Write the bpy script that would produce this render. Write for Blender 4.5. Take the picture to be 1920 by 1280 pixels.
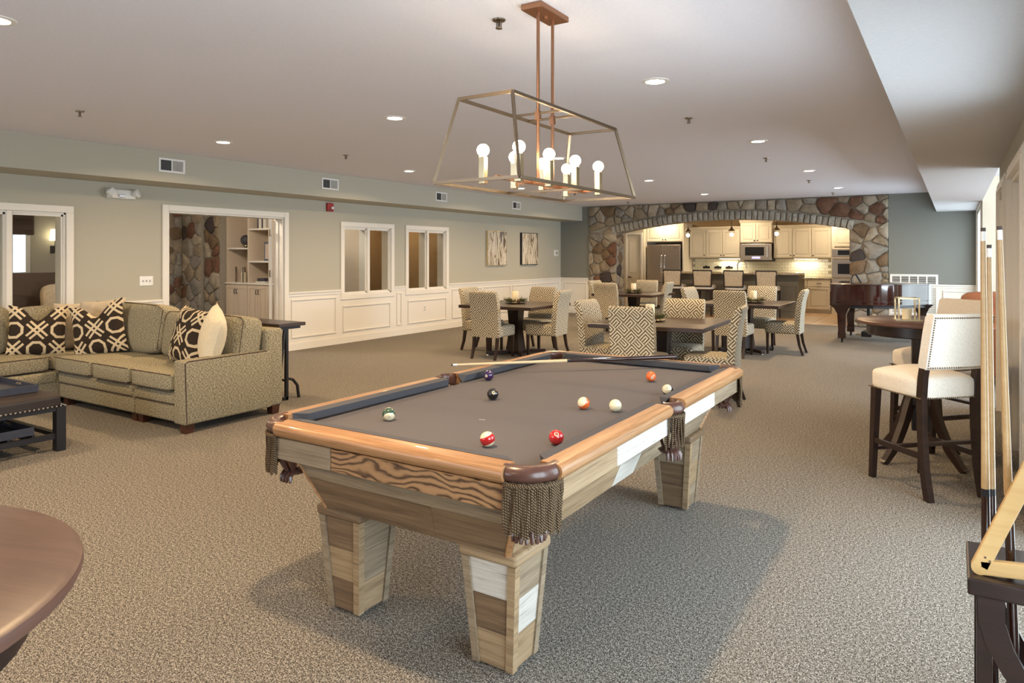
import bpy, bmesh, math, random
from mathutils import Vector, Matrix
S = bpy.context.scene
for o in list(bpy.data.objects): bpy.data.objects.remove(o)
C = S.collection
PI = math.pi
rnd = random.Random(7)

# ------------------------------------------------------------------ camera, sky, exposure
cam = bpy.data.cameras.new('camera'); cam_ob = bpy.data.objects.new('camera', cam); C.objects.link(cam_ob)
cam.sensor_width = 36.0; cam.lens = 1306.19 / 1920 * 36; cam.shift_y = -(640 - 479.54) / 1920
cam.clip_start = 0.02; cam.clip_end = 200
TH = 0.5663; H = 1.48; FPX = 1306.19
cam_ob.location = (0, 0, H); cam_ob.rotation_euler = (PI / 2, 0, TH)
S.camera = cam_ob
w = bpy.data.worlds.new('sky'); S.world = w; w.use_nodes = True
w.node_tree.nodes['Background'].inputs[0].default_value = (0.80, 0.90, 1.0, 1)
w.node_tree.nodes['Background'].inputs[1].default_value = 2.2
S.view_settings.view_transform = 'Standard'; S.view_settings.look = 'None'
S.view_settings.gamma = 1.0; S.view_settings.use_curve_mapping = False
S.view_settings.exposure = -0.10
CT, ST = math.cos(TH), math.sin(TH)
def ray(u, v):                                   # view ray of a photo pixel, per metre of depth
    a = (u - 960) / FPX; b = -(v - 479.54) / FPX
    return Vector((a * CT - ST, a * ST + CT, b))
def atZ(u, v, z):
    r = ray(u, v); return Vector((0, 0, H)) + r * ((z - H) / r.z)
def atD(u, v, d): return Vector((0, 0, H)) + ray(u, v) * d

def area(name, loc, rot, sx, sy, power, col, shape='RECTANGLE', spread=PI, parent=None):
    l = bpy.data.lights.new(name, 'AREA'); l.shape = shape; l.size = sx; l.size_y = sy
    l.energy = power; l.color = col; l.spread = spread
    o = bpy.data.objects.new(name, l); C.objects.link(o); o.location = loc; o.rotation_euler = rot; o.parent = parent
    return o
def point(name, loc, power, col, r=0.03, parent=None):
    l = bpy.data.lights.new(name, 'POINT'); l.energy = power; l.color = col; l.shadow_soft_size = r
    o = bpy.data.objects.new(name, l); C.objects.link(o); o.location = loc; o.parent = parent
    return o
DAY = (0.80, 0.90, 1.0); WARM = (1.0, 0.69, 0.37)
CAN_W = 46; BULB_W = 13.0; WIN_W = 1.0
# daylight through the glazed openings of the right-hand wall (facing into the room)
for nm, y0, y1, z0, z1, p in (('daylight_window', 0.45, 1.75, 0.1, 2.1, 80), ('daylight_window', 2.65, 4.6, 0.1, 2.1, 88),
                              ('daylight_window', 13.35, 15.95, 0.3, 2.3, 95)):
    area(nm, (0.53, (y0 + y1) / 2, (z0 + z1) / 2), (0, PI / 2 - 0.06, 0), z1 - z0, y1 - y0, p * WIN_W, DAY, spread=math.radians(165))
area('daylight_alcove', (3.3, 10.7, 1.5), (0, PI / 2, 0), 1.6, 3.6, 420 * WIN_W, DAY)
area('back_fill', (-5.6, -4.7, 1.5), (PI / 2, 0, 0), 4.6, 1.5, 130 * WIN_W, DAY)  # cool fill light added behind the camera to lift the ceiling and walls

# ------------------------------------------------------------------ mesh building helpers
class MB:
    def __init__(s): s.bm = bmesh.new()
    def box(s, x0, x1, y0, y1, z0, z1, bev=0, seg=2, M=None):
        b = s.bm
        vs = [b.verts.new(Vector((x, y, z))) for x in (x0, x1) for y in (y0, y1) for z in (z0, z1)]
        F = [(0, 1, 3, 2), (4, 6, 7, 5), (0, 4, 5, 1), (2, 3, 7, 6), (0, 2, 6, 4), (1, 5, 7, 3)]
        fs = [b.faces.new([vs[i] for i in f]) for f in F]
        if M is not None:
            for v in vs: v.co = M @ v.co
        if bev > 0:
            es = list({e for f in fs for e in f.edges})
            bmesh.ops.bevel(b, geom=es, offset=bev, segments=seg, affect='EDGES', profile=0.5)
        return s
    def hexa(s, pts):                            # 8 points: bottom loop of 4 then top loop of 4
        b = s.bm; vs = [b.verts.new(Vector(p)) for p in pts]
        for f in ((3, 2, 1, 0), (4, 5, 6, 7), (0, 1, 5, 4), (1, 2, 6, 5), (2, 3, 7, 6), (3, 0, 4, 7)):
            b.faces.new([vs[i] for i in f])
        return s
    def bar(s, p0, p1, wx, wy=None, bev=0, up=(0, 0, 1)):
        p0 = Vector(p0); p1 = Vector(p1); wy = wx if wy is None else wy
        d = p1 - p0; L = d.length; d.normalize(); u = Vector(up)
        if abs(d.dot(u)) > 0.98: u = Vector((1, 0, 0))
        a = u.cross(d).normalized(); c = d.cross(a)
        M = Matrix((a, c, d)).transposed().to_4x4(); M.translation = p0
        return s.box(-wx / 2, wx / 2, -wy / 2, wy / 2, 0, L, bev, 2, M)
    def taper(s, p0, p1, w0, w1, d0=None, d1=None):   # square tapered bar along mostly vertical direction
        d0 = w0 if d0 is None else d0; d1 = w1 if d1 is None else d1
        (x, y, z), (X, Y, Z) = p0, p1
        return s.hexa([(x - w0 / 2, y - d0 / 2, z), (x + w0 / 2, y - d0 / 2, z), (x + w0 / 2, y + d0 / 2, z), (x - w0 / 2, y + d0 / 2, z),
                       (X - w1 / 2, Y - d1 / 2, Z), (X + w1 / 2, Y - d1 / 2, Z), (X + w1 / 2, Y + d1 / 2, Z), (X - w1 / 2, Y + d1 / 2, Z)])
    def rings(s, rings, cap=True, close=False):
        b = s.bm; R = [[b.verts.new(Vector(p)) for p in r] for r in rings]; n = len(R[0])
        pairs = list(zip(R[:-1], R[1:])) + ([(R[-1], R[0])] if close else [])
        for A, B in pairs:
            for i in range(n):
                j = (i + 1) % n
                b.faces.new((A[i], A[j], B[j], B[i]))
        if cap and not close:
            b.faces.new(R[0][::-1]); b.faces.new(R[-1])
        return s
    def cyl(s, p0, p1, r0, r1=None, n=16, cap=True):
        return s.tube([p0, p1], [r0, r0 if r1 is None else r1], n, cap)
    def tube(s, pts, r, n=8, cap=True, close=False, sq=None):
        pts = [Vector(p) for p in pts]; m = len(pts)
        rs = r if isinstance(r, (list, tuple)) else [r] * m
        rings = []; prev = None
        for i, p in enumerate(pts):
            if close: t = pts[(i + 1) % m] - pts[i - 1]
            else: t = pts[min(i + 1, m - 1)] - pts[max(i - 1, 0)]
            t.normalize()
            if prev is None:
                a = Vector((0, 0, 1)) if abs(t.z) < 0.9 else Vector((1, 0, 0))
                a = (a - t * a.dot(t)).normalized()
            else: a = (prev - t * prev.dot(t)).normalized()
            prev = a; c = t.cross(a); k = sq or (1, 1)
            rings.append([p + (a * math.cos(2 * PI * j / n) * k[0] + c * math.sin(2 * PI * j / n) * k[1]) * rs[i] for j in range(n)])
        return s.rings(rings, cap, close)
    def lathe(s, prof, c=(0, 0, 0), n=24, cap=True):
        cx, cy, cz = c
        return s.rings([[(cx + r * math.cos(2 * PI * j / n), cy + r * math.sin(2 * PI * j / n), cz + z) for j in range(n)] for r, z in prof], cap)
    def prism(s, poly, f0, f1, bev=0):           # poly: 2D points; f0, f1 map (a, b) -> xyz of the two caps
        b = s.bm; A = [b.verts.new(Vector(f0(*p))) for p in poly]; B = [b.verts.new(Vector(f1(*p))) for p in poly]; n = len(poly)
        fs = [b.faces.new(A[::-1]), b.faces.new(B)]
        for i in range(n):
            j = (i + 1) % n; fs.append(b.faces.new((A[i], A[j], B[j], B[i])))
        if bev:
            es = list(fs[0].edges) + list(fs[1].edges)
            bmesh.ops.bevel(b, geom=es, offset=bev, segments=2, affect='EDGES', profile=0.5)
        return s
    def ball(s, c, r, n=20, m=12, sz=1):
        c = Vector(c); b = s.bm; top = b.verts.new(c + Vector((0, 0, r * sz))); bot = b.verts.new(c - Vector((0, 0, r * sz)))
        R = []
        for k in range(1, m):
            a = PI * k / m
            R.append([b.verts.new(c + Vector((r * math.sin(a) * math.cos(2 * PI * j / n), r * math.sin(a) * math.sin(2 * PI * j / n), r * sz * math.cos(a)))) for j in range(n)])
        for j in range(n):
            i = (j + 1) % n
            b.faces.new((top, R[0][j], R[0][i])); b.faces.new((bot, R[-1][i], R[-1][j]))
            for k in range(m - 2): b.faces.new((R[k][j], R[k + 1][j], R[k + 1][i], R[k][i]))
        return s
    def soft(s, c, size, k=7.0, puff=0.0, ax=2, n=8, M=None):   # rounded, puffed upholstery block
        b = s.bm; c = Vector(c); h = [x / 2 for x in size]; cache = {}
        def vert(p):
            key = tuple(round(x, 5) for x in p)
            if key in cache: return cache[key]
            L = sum(abs(x) ** k for x in p) ** (1 / k); q = [x / L for x in p]
            o = [i for i in range(3) if i != ax]
            g = 1 + puff * (1 - p[o[0]] ** 2) * (1 - p[o[1]] ** 2)
            q[ax] *= g
            v = Vector([q[i] * h[i] for i in range(3)])
            if M is not None: v = M @ v
            cache[key] = b.verts.new(c + v); return cache[key]
        G = [-math.cos(PI * i / n) * 0.35 + (2 * i / n - 1) * 0.65 for i in range(n + 1)]
        for a in range(3):
            u, v_ = [(1, 2), (2, 0), (0, 1)][a]
            for sgn in (-1, 1):
                for i in range(n):
                    for j in range(n):
                        q = []
                        for (x, y) in ((G[i], G[j]), (G[i + 1], G[j]), (G[i + 1], G[j + 1]), (G[i], G[j + 1])):
                            p = [0, 0, 0]; p[a] = sgn; p[u] = x; p[v_] = y; q.append(vert(p))
                        b.faces.new(q if sgn > 0 else q[::-1])
        return s
    def build(s, name, m, parent=None, off=None, smooth=False, label=None, kind=None, swap=False, M=None, uvlay=True):
        b = s.bm
        if M is not None: bmesh.ops.transform(b, matrix=M, verts=b.verts)
        if off is not None: bmesh.ops.translate(b, vec=-Vector(off), verts=b.verts)
        bmesh.ops.recalc_face_normals(b, faces=b.faces)
        if uvlay:
            uv = b.loops.layers.uv.new('UVMap')
            for f in b.faces:
                n = f.normal; a = max(range(3), key=lambda i: abs(n[i]) + (0.001 if i == 2 else 0))
                for l in f.loops:
                    p = l.vert.co
                    q = (p.y, p.z) if a == 0 else (p.x, p.z) if a == 1 else ((p.y, p.x) if swap else (p.x, p.y))
                    l[uv].uv = q
        me = bpy.data.meshes.new(name); b.to_mesh(me); b.free()
        return place(me, name, m, parent, smooth, label, kind)
def place(me, name, m, parent=None, smooth=False, label=None, kind=None):
    if m is not None:
        me.materials.clear(); me.materials.append(m)
    if smooth:
        for p in me.polygons: p.use_smooth = True
        me.set_sharp_from_angle(angle=math.radians(42))
    o = bpy.data.objects.new(name, me); C.objects.link(o); o.parent = parent
    if label: o['label'] = label
    if kind: o['kind'] = kind
    return o
def tag(o, label, cat, group=None):
    o['label'] = label; o['category'] = cat
    if group: o['group'] = group
    return o
def thing(name, label, cat, loc=(0, 0, 0), rz=0, group=None):
    o = bpy.data.objects.new(name, None); C.objects.link(o); o.empty_display_size = 0.1
    o.location = loc; o.rotation_euler = (0, 0, rz)
    return tag(o, label, cat, group)
def structure(o): o['kind'] = 'structure'; return o
def kids(o): return [c for c in bpy.data.objects if c.parent == o]
def dup(root, loc, rz, label, group=None):
    r = root.copy(); C.objects.link(r); r.location = loc; r.rotation_euler = (0, 0, rz); r['label'] = label
    if group: r['group'] = group
    def rec(src, dst):
        for ch in kids(src):
            c = ch.copy(); C.objects.link(c); c.parent = dst; rec(ch, c)
    rec(root, r)
    return r
def rot(rx=0, ry=0, rz=0): return (Matrix.Rotation(rz, 4, 'Z') @ Matrix.Rotation(ry, 4, 'Y') @ Matrix.Rotation(rx, 4, 'X'))

# ------------------------------------------------------------------ materials (all node-based)
class NT:
    def __init__(s, name):
        s.m = bpy.data.materials.new(name); s.m.use_nodes = True; s.t = s.m.node_tree; s.n = s.t.nodes
        s.p = s.n['Principled BSDF']
    def node(s, typ, **kw):
        n = s.n.new(typ)
        for k, v in kw.items(): setattr(n, k, v)
        return n
    def link(s, a, b): s.t.links.new(a, b)
    def val(s, x, inp):
        if isinstance(x, (int, float)): inp.default_value = x
        else: s.link(x, inp)
    def math(s, op, a, b=None, c=None, clamp=False):
        n = s.node('ShaderNodeMath', operation=op, use_clamp=clamp); s.val(a, n.inputs[0])
        if b is not None: s.val(b, n.inputs[1])
        if c is not None: s.val(c, n.inputs[2])
        return n.outputs[0]
    def coord(s, kind='UV', scale=(1, 1, 1), rotz=0, loc=(0, 0, 0)):
        tc = s.node('ShaderNodeTexCoord'); mp = s.node('ShaderNodeMapping')
        mp.inputs['Scale'].default_value = scale; mp.inputs['Rotation'].default_value = (0, 0, rotz); mp.inputs['Location'].default_value = loc
        s.link(tc.outputs[kind], mp.inputs[0]); return mp.outputs[0]
    def noise(s, vec, scale, detail=3, rough=0.5, dist=0.0):
        n = s.node('ShaderNodeTexNoise'); n.inputs['Scale'].default_value = scale; n.inputs['Detail'].default_value = detail
        n.inputs['Roughness'].default_value = rough; n.inputs['Distortion'].default_value = dist
        s.link(vec, n.inputs['Vector']); return n.outputs['Fac']
    def ramp(s, fac, stops, interp='LINEAR'):
        r = s.node('ShaderNodeValToRGB'); r.color_ramp.interpolation = interp; e = r.color_ramp.elements
        while len(e) < len(stops): e.new(0.5)
        for i, (p, c) in enumerate(stops): e[i].position = p; e[i].color = (*c, 1)
        s.link(fac, r.inputs[0]); return r.outputs[0]
    def mix(s, fac, a, b, blend='MIX'):
        n = s.node('ShaderNodeMix', data_type='RGBA', blend_type=blend); s.val(fac, n.inputs[0])
        for x, i in ((a, n.inputs[6]), (b, n.inputs[7])):
            if isinstance(x, tuple): i.default_value = (*x, 1)
            else: s.link(x, i)
        return n.outputs[2]
    def bump(s, h, strength, dist=0.01):
        n = s.node('ShaderNodeBump'); n.inputs['Strength'].default_value = strength; n.inputs['Distance'].default_value = dist
        s.link(h, n.inputs['Height']); s.link(n.outputs[0], s.p.inputs['Normal'])
    def fin(s, col=None, rough=0.6, metal=0.0, spec=0.5, coat=0.0):
        if col is not None:
            if isinstance(col, tuple): s.p.inputs['Base Color'].default_value = (*col, 1)
            else: s.link(col, s.p.inputs['Base Color'])
        s.val(rough, s.p.inputs['Roughness']); s.p.inputs['Metallic'].default_value = metal
        s.p.inputs['Specular IOR Level'].default_value = spec; s.p.inputs['Coat Weight'].default_value = coat
        return s.m
def plain(name, col, rough=0.6, metal=0.0, spec=0.5, coat=0.0, grain=0.06, gs=14, kind='Object'):
    t = NT(name); f = t.noise(t.coord(kind), gs, 3)
    lo = tuple(c * (1 - grain) for c in col); hi = tuple(min(1, c * (1 + grain)) for c in col)
    return t.fin(t.ramp(f, [(0.3, lo), (0.7, hi)]), rough, metal, spec, coat)
def emit(name, col, strength):
    t = NT(name); t.p.inputs['Emission Color'].default_value = (*col, 1); t.p.inputs['Emission Strength'].default_value = strength
    f = t.noise(t.coord('Object'), 5, 1); return t.fin(t.ramp(f, [(0, (0.8, 0.8, 0.8)), (1, (0.82, 0.82, 0.82))]), 0.5)
def glass(name, tint=(0.93, 0.95, 0.95), ior=1.5, boost=1.0):
    t = NT(name); tr = t.node('ShaderNodeBsdfTransparent'); gl = t.node('ShaderNodeBsdfGlossy'); fr = t.node('ShaderNodeFresnel')
    mx = t.node('ShaderNodeMixShader'); tr.inputs[0].default_value = (*tint, 1); gl.inputs['Roughness'].default_value = 0.02
    fr.inputs[0].default_value = ior
    ge = t.node('ShaderNodeNewGeometry')
    f = t.math('MULTIPLY', t.math('MULTIPLY', fr.outputs[0], boost, clamp=True), t.math('SUBTRACT', 1.0, ge.outputs['Backfacing']))
    t.link(f, mx.inputs[0]); t.link(tr.outputs[0], mx.inputs[1]); t.link(gl.outputs[0], mx.inputs[2])
    t.link(mx.outputs[0], t.n['Material Output'].inputs[0]); return t.m
def wood(name, stops, rough=0.5, su=1.6, sv=26, dist=1.2, coat=0.0, bump=0.15, fine=0.25, kind='UV', spec=0.5, seed=0):
    t = NT(name); oi = t.node('ShaderNodeObjectInfo')
    base = t.coord(kind)
    sh = t.node('ShaderNodeVectorMath', operation='ADD'); cx = t.node('ShaderNodeCombineXYZ')
    t.link(t.math('MULTIPLY', oi.outputs['Random'], 17.0), cx.inputs[0]); t.link(t.math('MULTIPLY', oi.outputs['Random'], 9.0), cx.inputs[1])
    t.link(base, sh.inputs[0]); t.link(cx.outputs[0], sh.inputs[1])
    mp = t.node('ShaderNodeMapping'); mp.inputs['Scale'].default_value = (su, sv, sv if kind != 'UV' else 1); t.link(sh.outputs[0], mp.inputs[0])
    f1 = t.noise(mp.outputs[0], 1.0, 5, 0.6, dist)
    mp2 = t.node('ShaderNodeMapping'); mp2.inputs['Scale'].default_value = (su * 4, sv * 9, 1); t.link(sh.outputs[0], mp2.inputs[0])
    f2 = t.noise(mp2.outputs[0], 1.0, 2, 0.5)
    f = t.math('ADD', t.math('MULTIPLY', f1, 1 - fine), t.math('MULTIPLY', f2, fine))
    if bump: t.bump(f, bump, 0.004)
    return t.fin(t.ramp(f, stops), rough, 0, spec, coat)
def grained(name, dark, light, rough=0.5):   # bold flat-sawn figure
    t = NT(name); sp = t.node('ShaderNodeSeparateXYZ'); t.link(t.coord('UV'), sp.inputs[0])
    n1 = t.noise(t.coord('UV', (3.6, 7, 1)), 1, 2, 0.5, 0.5); n2 = t.noise(t.coord('UV', (22, 30, 1)), 1, 2); f2 = t.noise(t.coord('UV', (8, 220, 1)), 1, 2)
    ph = t.math('ADD', t.math('MULTIPLY', sp.outputs[1], 260.0), t.math('ADD', t.math('MULTIPLY', n1, 40.0), t.math('MULTIPLY', n2, 3.2)))
    s_ = t.math('ADD', t.math('MULTIPLY', t.math('SINE', ph), 0.5), 0.5)
    f = t.math('ADD', t.math('MULTIPLY', s_, 0.72), t.math('MULTIPLY', f2, 0.35)); t.bump(f, 0.15, 0.003)
    return t.fin(t.ramp(f, [(0.16, dark), (0.48, light), (0.95, tuple(c * 1.3 for c in light))]), rough, 0, 0.4)

def m_carpet():
    t = NT('carpet'); v = t.coord('Object'); f = t.noise(v, 210, 2, 0.6); g = t.noise(v, 75, 2); L = t.noise(v, 0.7, 3)
    f = t.math('ADD', t.math('MULTIPLY', f, 0.75), t.math('MULTIPLY', g, 0.25))
    col = t.ramp(f, [(0.38, (0.012, 0.011, 0.010)), (0.5, (0.155, 0.138, 0.115)), (0.61, (0.58, 0.54, 0.48))])
    col = t.mix(t.math('MULTIPLY', L, 0.12), col, (0.15, 0.135, 0.115)); t.bump(f, 0.8, 0.012)
    return t.fin(col, 0.95, 0, 0.1)
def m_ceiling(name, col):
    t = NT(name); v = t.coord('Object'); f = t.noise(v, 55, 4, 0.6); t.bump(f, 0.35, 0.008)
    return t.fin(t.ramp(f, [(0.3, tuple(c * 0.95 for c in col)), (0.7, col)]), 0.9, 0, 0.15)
def m_paint(name, col, rough=0.75):
    t = NT(name); f = t.noise(t.coord('Object'), 160, 2); t.bump(f, 0.06, 0.003)
    return t.fin(t.ramp(f, [(0.3, tuple(c * 0.98 for c in col)), (0.7, col)]), rough, 0, 0.25)
def m_maze(name, dark, light, p=0.0262, cells=4.0):           # woven interlocking key fabric: nested hooks in alternating cells
    t = NT(name); v = t.coord('UV', (1 / p, 1 / p, 1), PI / 4)
    sp = t.node('ShaderNodeSeparateXYZ'); t.link(v, sp.inputs[0]); x, y = sp.outputs[0], sp.outputs[1]
    cx = t.math('FLOOR', t.math('DIVIDE', x, cells)); cy = t.math('FLOOR', t.math('DIVIDE', y, cells))
    ck = t.math('FLOORED_MODULO', t.math('ADD', cx, cy), 2.0)
    px = t.math('SUBTRACT', t.math('FLOORED_MODULO', x, cells), cells / 2); py = t.math('SUBTRACT', t.math('FLOORED_MODULO', y, cells), cells / 2)
    d1 = t.math('MAXIMUM', t.math('ABSOLUTE', px), py); d2 = t.math('MAXIMUM', t.math('ABSOLUTE', py), px)
    d = t.math('ADD', t.math('MULTIPLY', d1, ck), t.math('MULTIPLY', d2, t.math('SUBTRACT', 1.0, ck)))
    st = t.math('GREATER_THAN', t.math('FRACT', t.math('ADD', d, 0.25)), 0.5)
    f = t.noise(t.coord('UV', (900, 900, 1)), 1, 1); t.bump(t.math('ADD', st, t.math('MULTIPLY', f, 0.4)), 0.25, 0.003)
    return t.fin(t.mix(t.math('MULTIPLY', f, 0.25), t.mix(st, dark, light), (0.4, 0.36, 0.28)), 0.9, 0, 0.15)
def m_lattice(name, dark, light, n=3.6):                     # octagon trellis print with crossing double bands
    t = NT(name); v = t.coord('UV', (n, n, 1), PI / 4); sp = t.node('ShaderNodeSeparateXYZ'); t.link(v, sp.inputs[0])
    def tri(q): return t.math('ABSOLUTE', t.math('SUBTRACT', t.math('FRACT', q), 0.5))
    a, b = tri(sp.outputs[0]), tri(sp.outputs[1])
    m = t.math('MAXIMUM', t.math('MAXIMUM', a, b), t.math('MULTIPLY', t.math('ADD', a, b), 0.707))
    ring = t.math('LESS_THAN', t.math('ABSOLUTE', t.math('SUBTRACT', m, 0.255)), 0.045)
    l1 = t.math('LESS_THAN', t.math('ABSOLUTE', t.math('SUBTRACT', a, 0.425)), 0.038); l2 = t.math('LESS_THAN', t.math('ABSOLUTE', t.math('SUBTRACT', b, 0.425)), 0.038)
    near = t.math('GREATER_THAN', t.math('MINIMUM', a, b), 0.12)
    k = t.math('MAXIMUM', ring, t.math('MULTIPLY', t.math('MAXIMUM', l1, l2), near))
    f = t.noise(t.coord('UV', (160, 160, 1)), 1, 2); t.bump(f, 0.2, 0.003)
    return t.fin(t.mix(k, dark, light), 0.85, 0, 0.2)
def m_tweed(name, a, b, c):
    t = NT(name); f1 = t.noise(t.coord('UV', (60, 270, 1)), 1, 2); f2 = t.noise(t.coord('UV', (270, 60, 1)), 1, 2)
    f = t.math('ADD', t.math('MULTIPLY', f1, 0.66), t.math('MULTIPLY', f2, 0.34)); t.bump(f, 0.5, 0.004)
    return t.fin(t.ramp(f, [(0.40, a), (0.5, b), (0.60, c)]), 0.92, 0, 0.15)
def m_stone(name, col, var=0.35):
    t = NT(name); v = t.coord('Object'); f = t.noise(v, 7, 6, 0.65); g = t.noise(v, 38, 4, 0.6)
    t.bump(t.math('ADD', f, t.math('MULTIPLY', g, 0.5)), 0.9, 0.03)
    h = t.math('ADD', t.math('MULTIPLY', f, 0.6), t.math('MULTIPLY', g, 0.4))
    return t.fin(t.ramp(h, [(0.32, tuple(c * (1 - var) for c in col)), (0.66, tuple(min(1, c * (1 + var)) for c in col))]), 0.9, 0, 0.2)
def m_granite():
    t = NT('granite'); v = t.coord('Object'); f = t.noise(v, 45, 4, 0.7)
    return t.fin(t.ramp(f, [(0.35, (0.06, 0.045, 0.03)), (0.48, (0.42, 0.34, 0.22)), (0.62, (0.75, 0.68, 0.55))]), 0.2, 0, 0.5)
def m_art(name, seed):
    t = NT(name); v = t.coord('UV', (10, 1.5, 1), 0, (seed, seed * 3, 0)); f = t.noise(v, 1.1, 5, 0.72, 0.9)
    g = t.noise(t.coord('UV', (5, 0.8, 1), 0, (seed * 5, 1, 0)), 1.2, 3)
    col = t.ramp(f, [(0.36, (0.03, 0.022, 0.015)), (0.42, (0.17, 0.11, 0.055)), (0.47, (0.55, 0.48, 0.37)), (0.56, (0.74, 0.69, 0.60)), (0.62, (0.40, 0.28, 0.14)), (0.68, (0.10, 0.065, 0.035))])
    return t.fin(t.mix(t.math('MULTIPLY', t.math('GREATER_THAN', g, 0.62), 0.8), col, (0.05, 0.04, 0.05)), 0.6)
def m_fringe():
    t = NT('fringe_cord'); v = t.coord('UV', (1, 1, 1)); wv = t.node('ShaderNodeTexWave', wave_type='BANDS', bands_direction='DIAGONAL')
    wv.inputs['Scale'].default_value = 70; t.link(v, wv.inputs['Vector']); t.bump(wv.outputs['Fac'], 0.9, 0.004)
    return t.fin(t.ramp(wv.outputs['Fac'], [(0.2, (0.05, 0.028, 0.016)), (0.55, (0.15, 0.095, 0.055)), (0.9, (0.235, 0.165, 0.095))]), 0.85, 0, 0.2)
def m_cloth():
    t = NT('table_cloth'); v = t.coord('Object'); f = t.noise(v, 900, 2); L = t.noise(v, 3, 3)
    return t.fin(t.mix(t.math('MULTIPLY', L, 0.25), t.ramp(f, [(0.3, (0.098, 0.092, 0.098)), (0.7, (0.150, 0.141, 0.148))]), (0.13, 0.118, 0.115)), 0.95, 0, 0.1)
def m_brushed(name, col, rough=0.32):
    t = NT(name); f = t.noise(t.coord('UV', (2, 300, 1)), 1, 2)
    return t.fin(t.ramp(f, [(0.3, tuple(c * 0.88 for c in col)), (0.7, col)]), rough, 1.0)
def m_stripe(name, col, white=(0.80, 0.72, 0.50)):
    t = NT(name); sp = t.node('ShaderNodeSeparateXYZ'); t.link(t.coord('Object'), sp.inputs[0])
    k = t.math('LESS_THAN', t.math('ABSOLUTE', sp.outputs[2]), 0.0145)
    return t.fin(t.mix(k, white, col), 0.12, 0, 0.6, 0.5)

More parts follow.
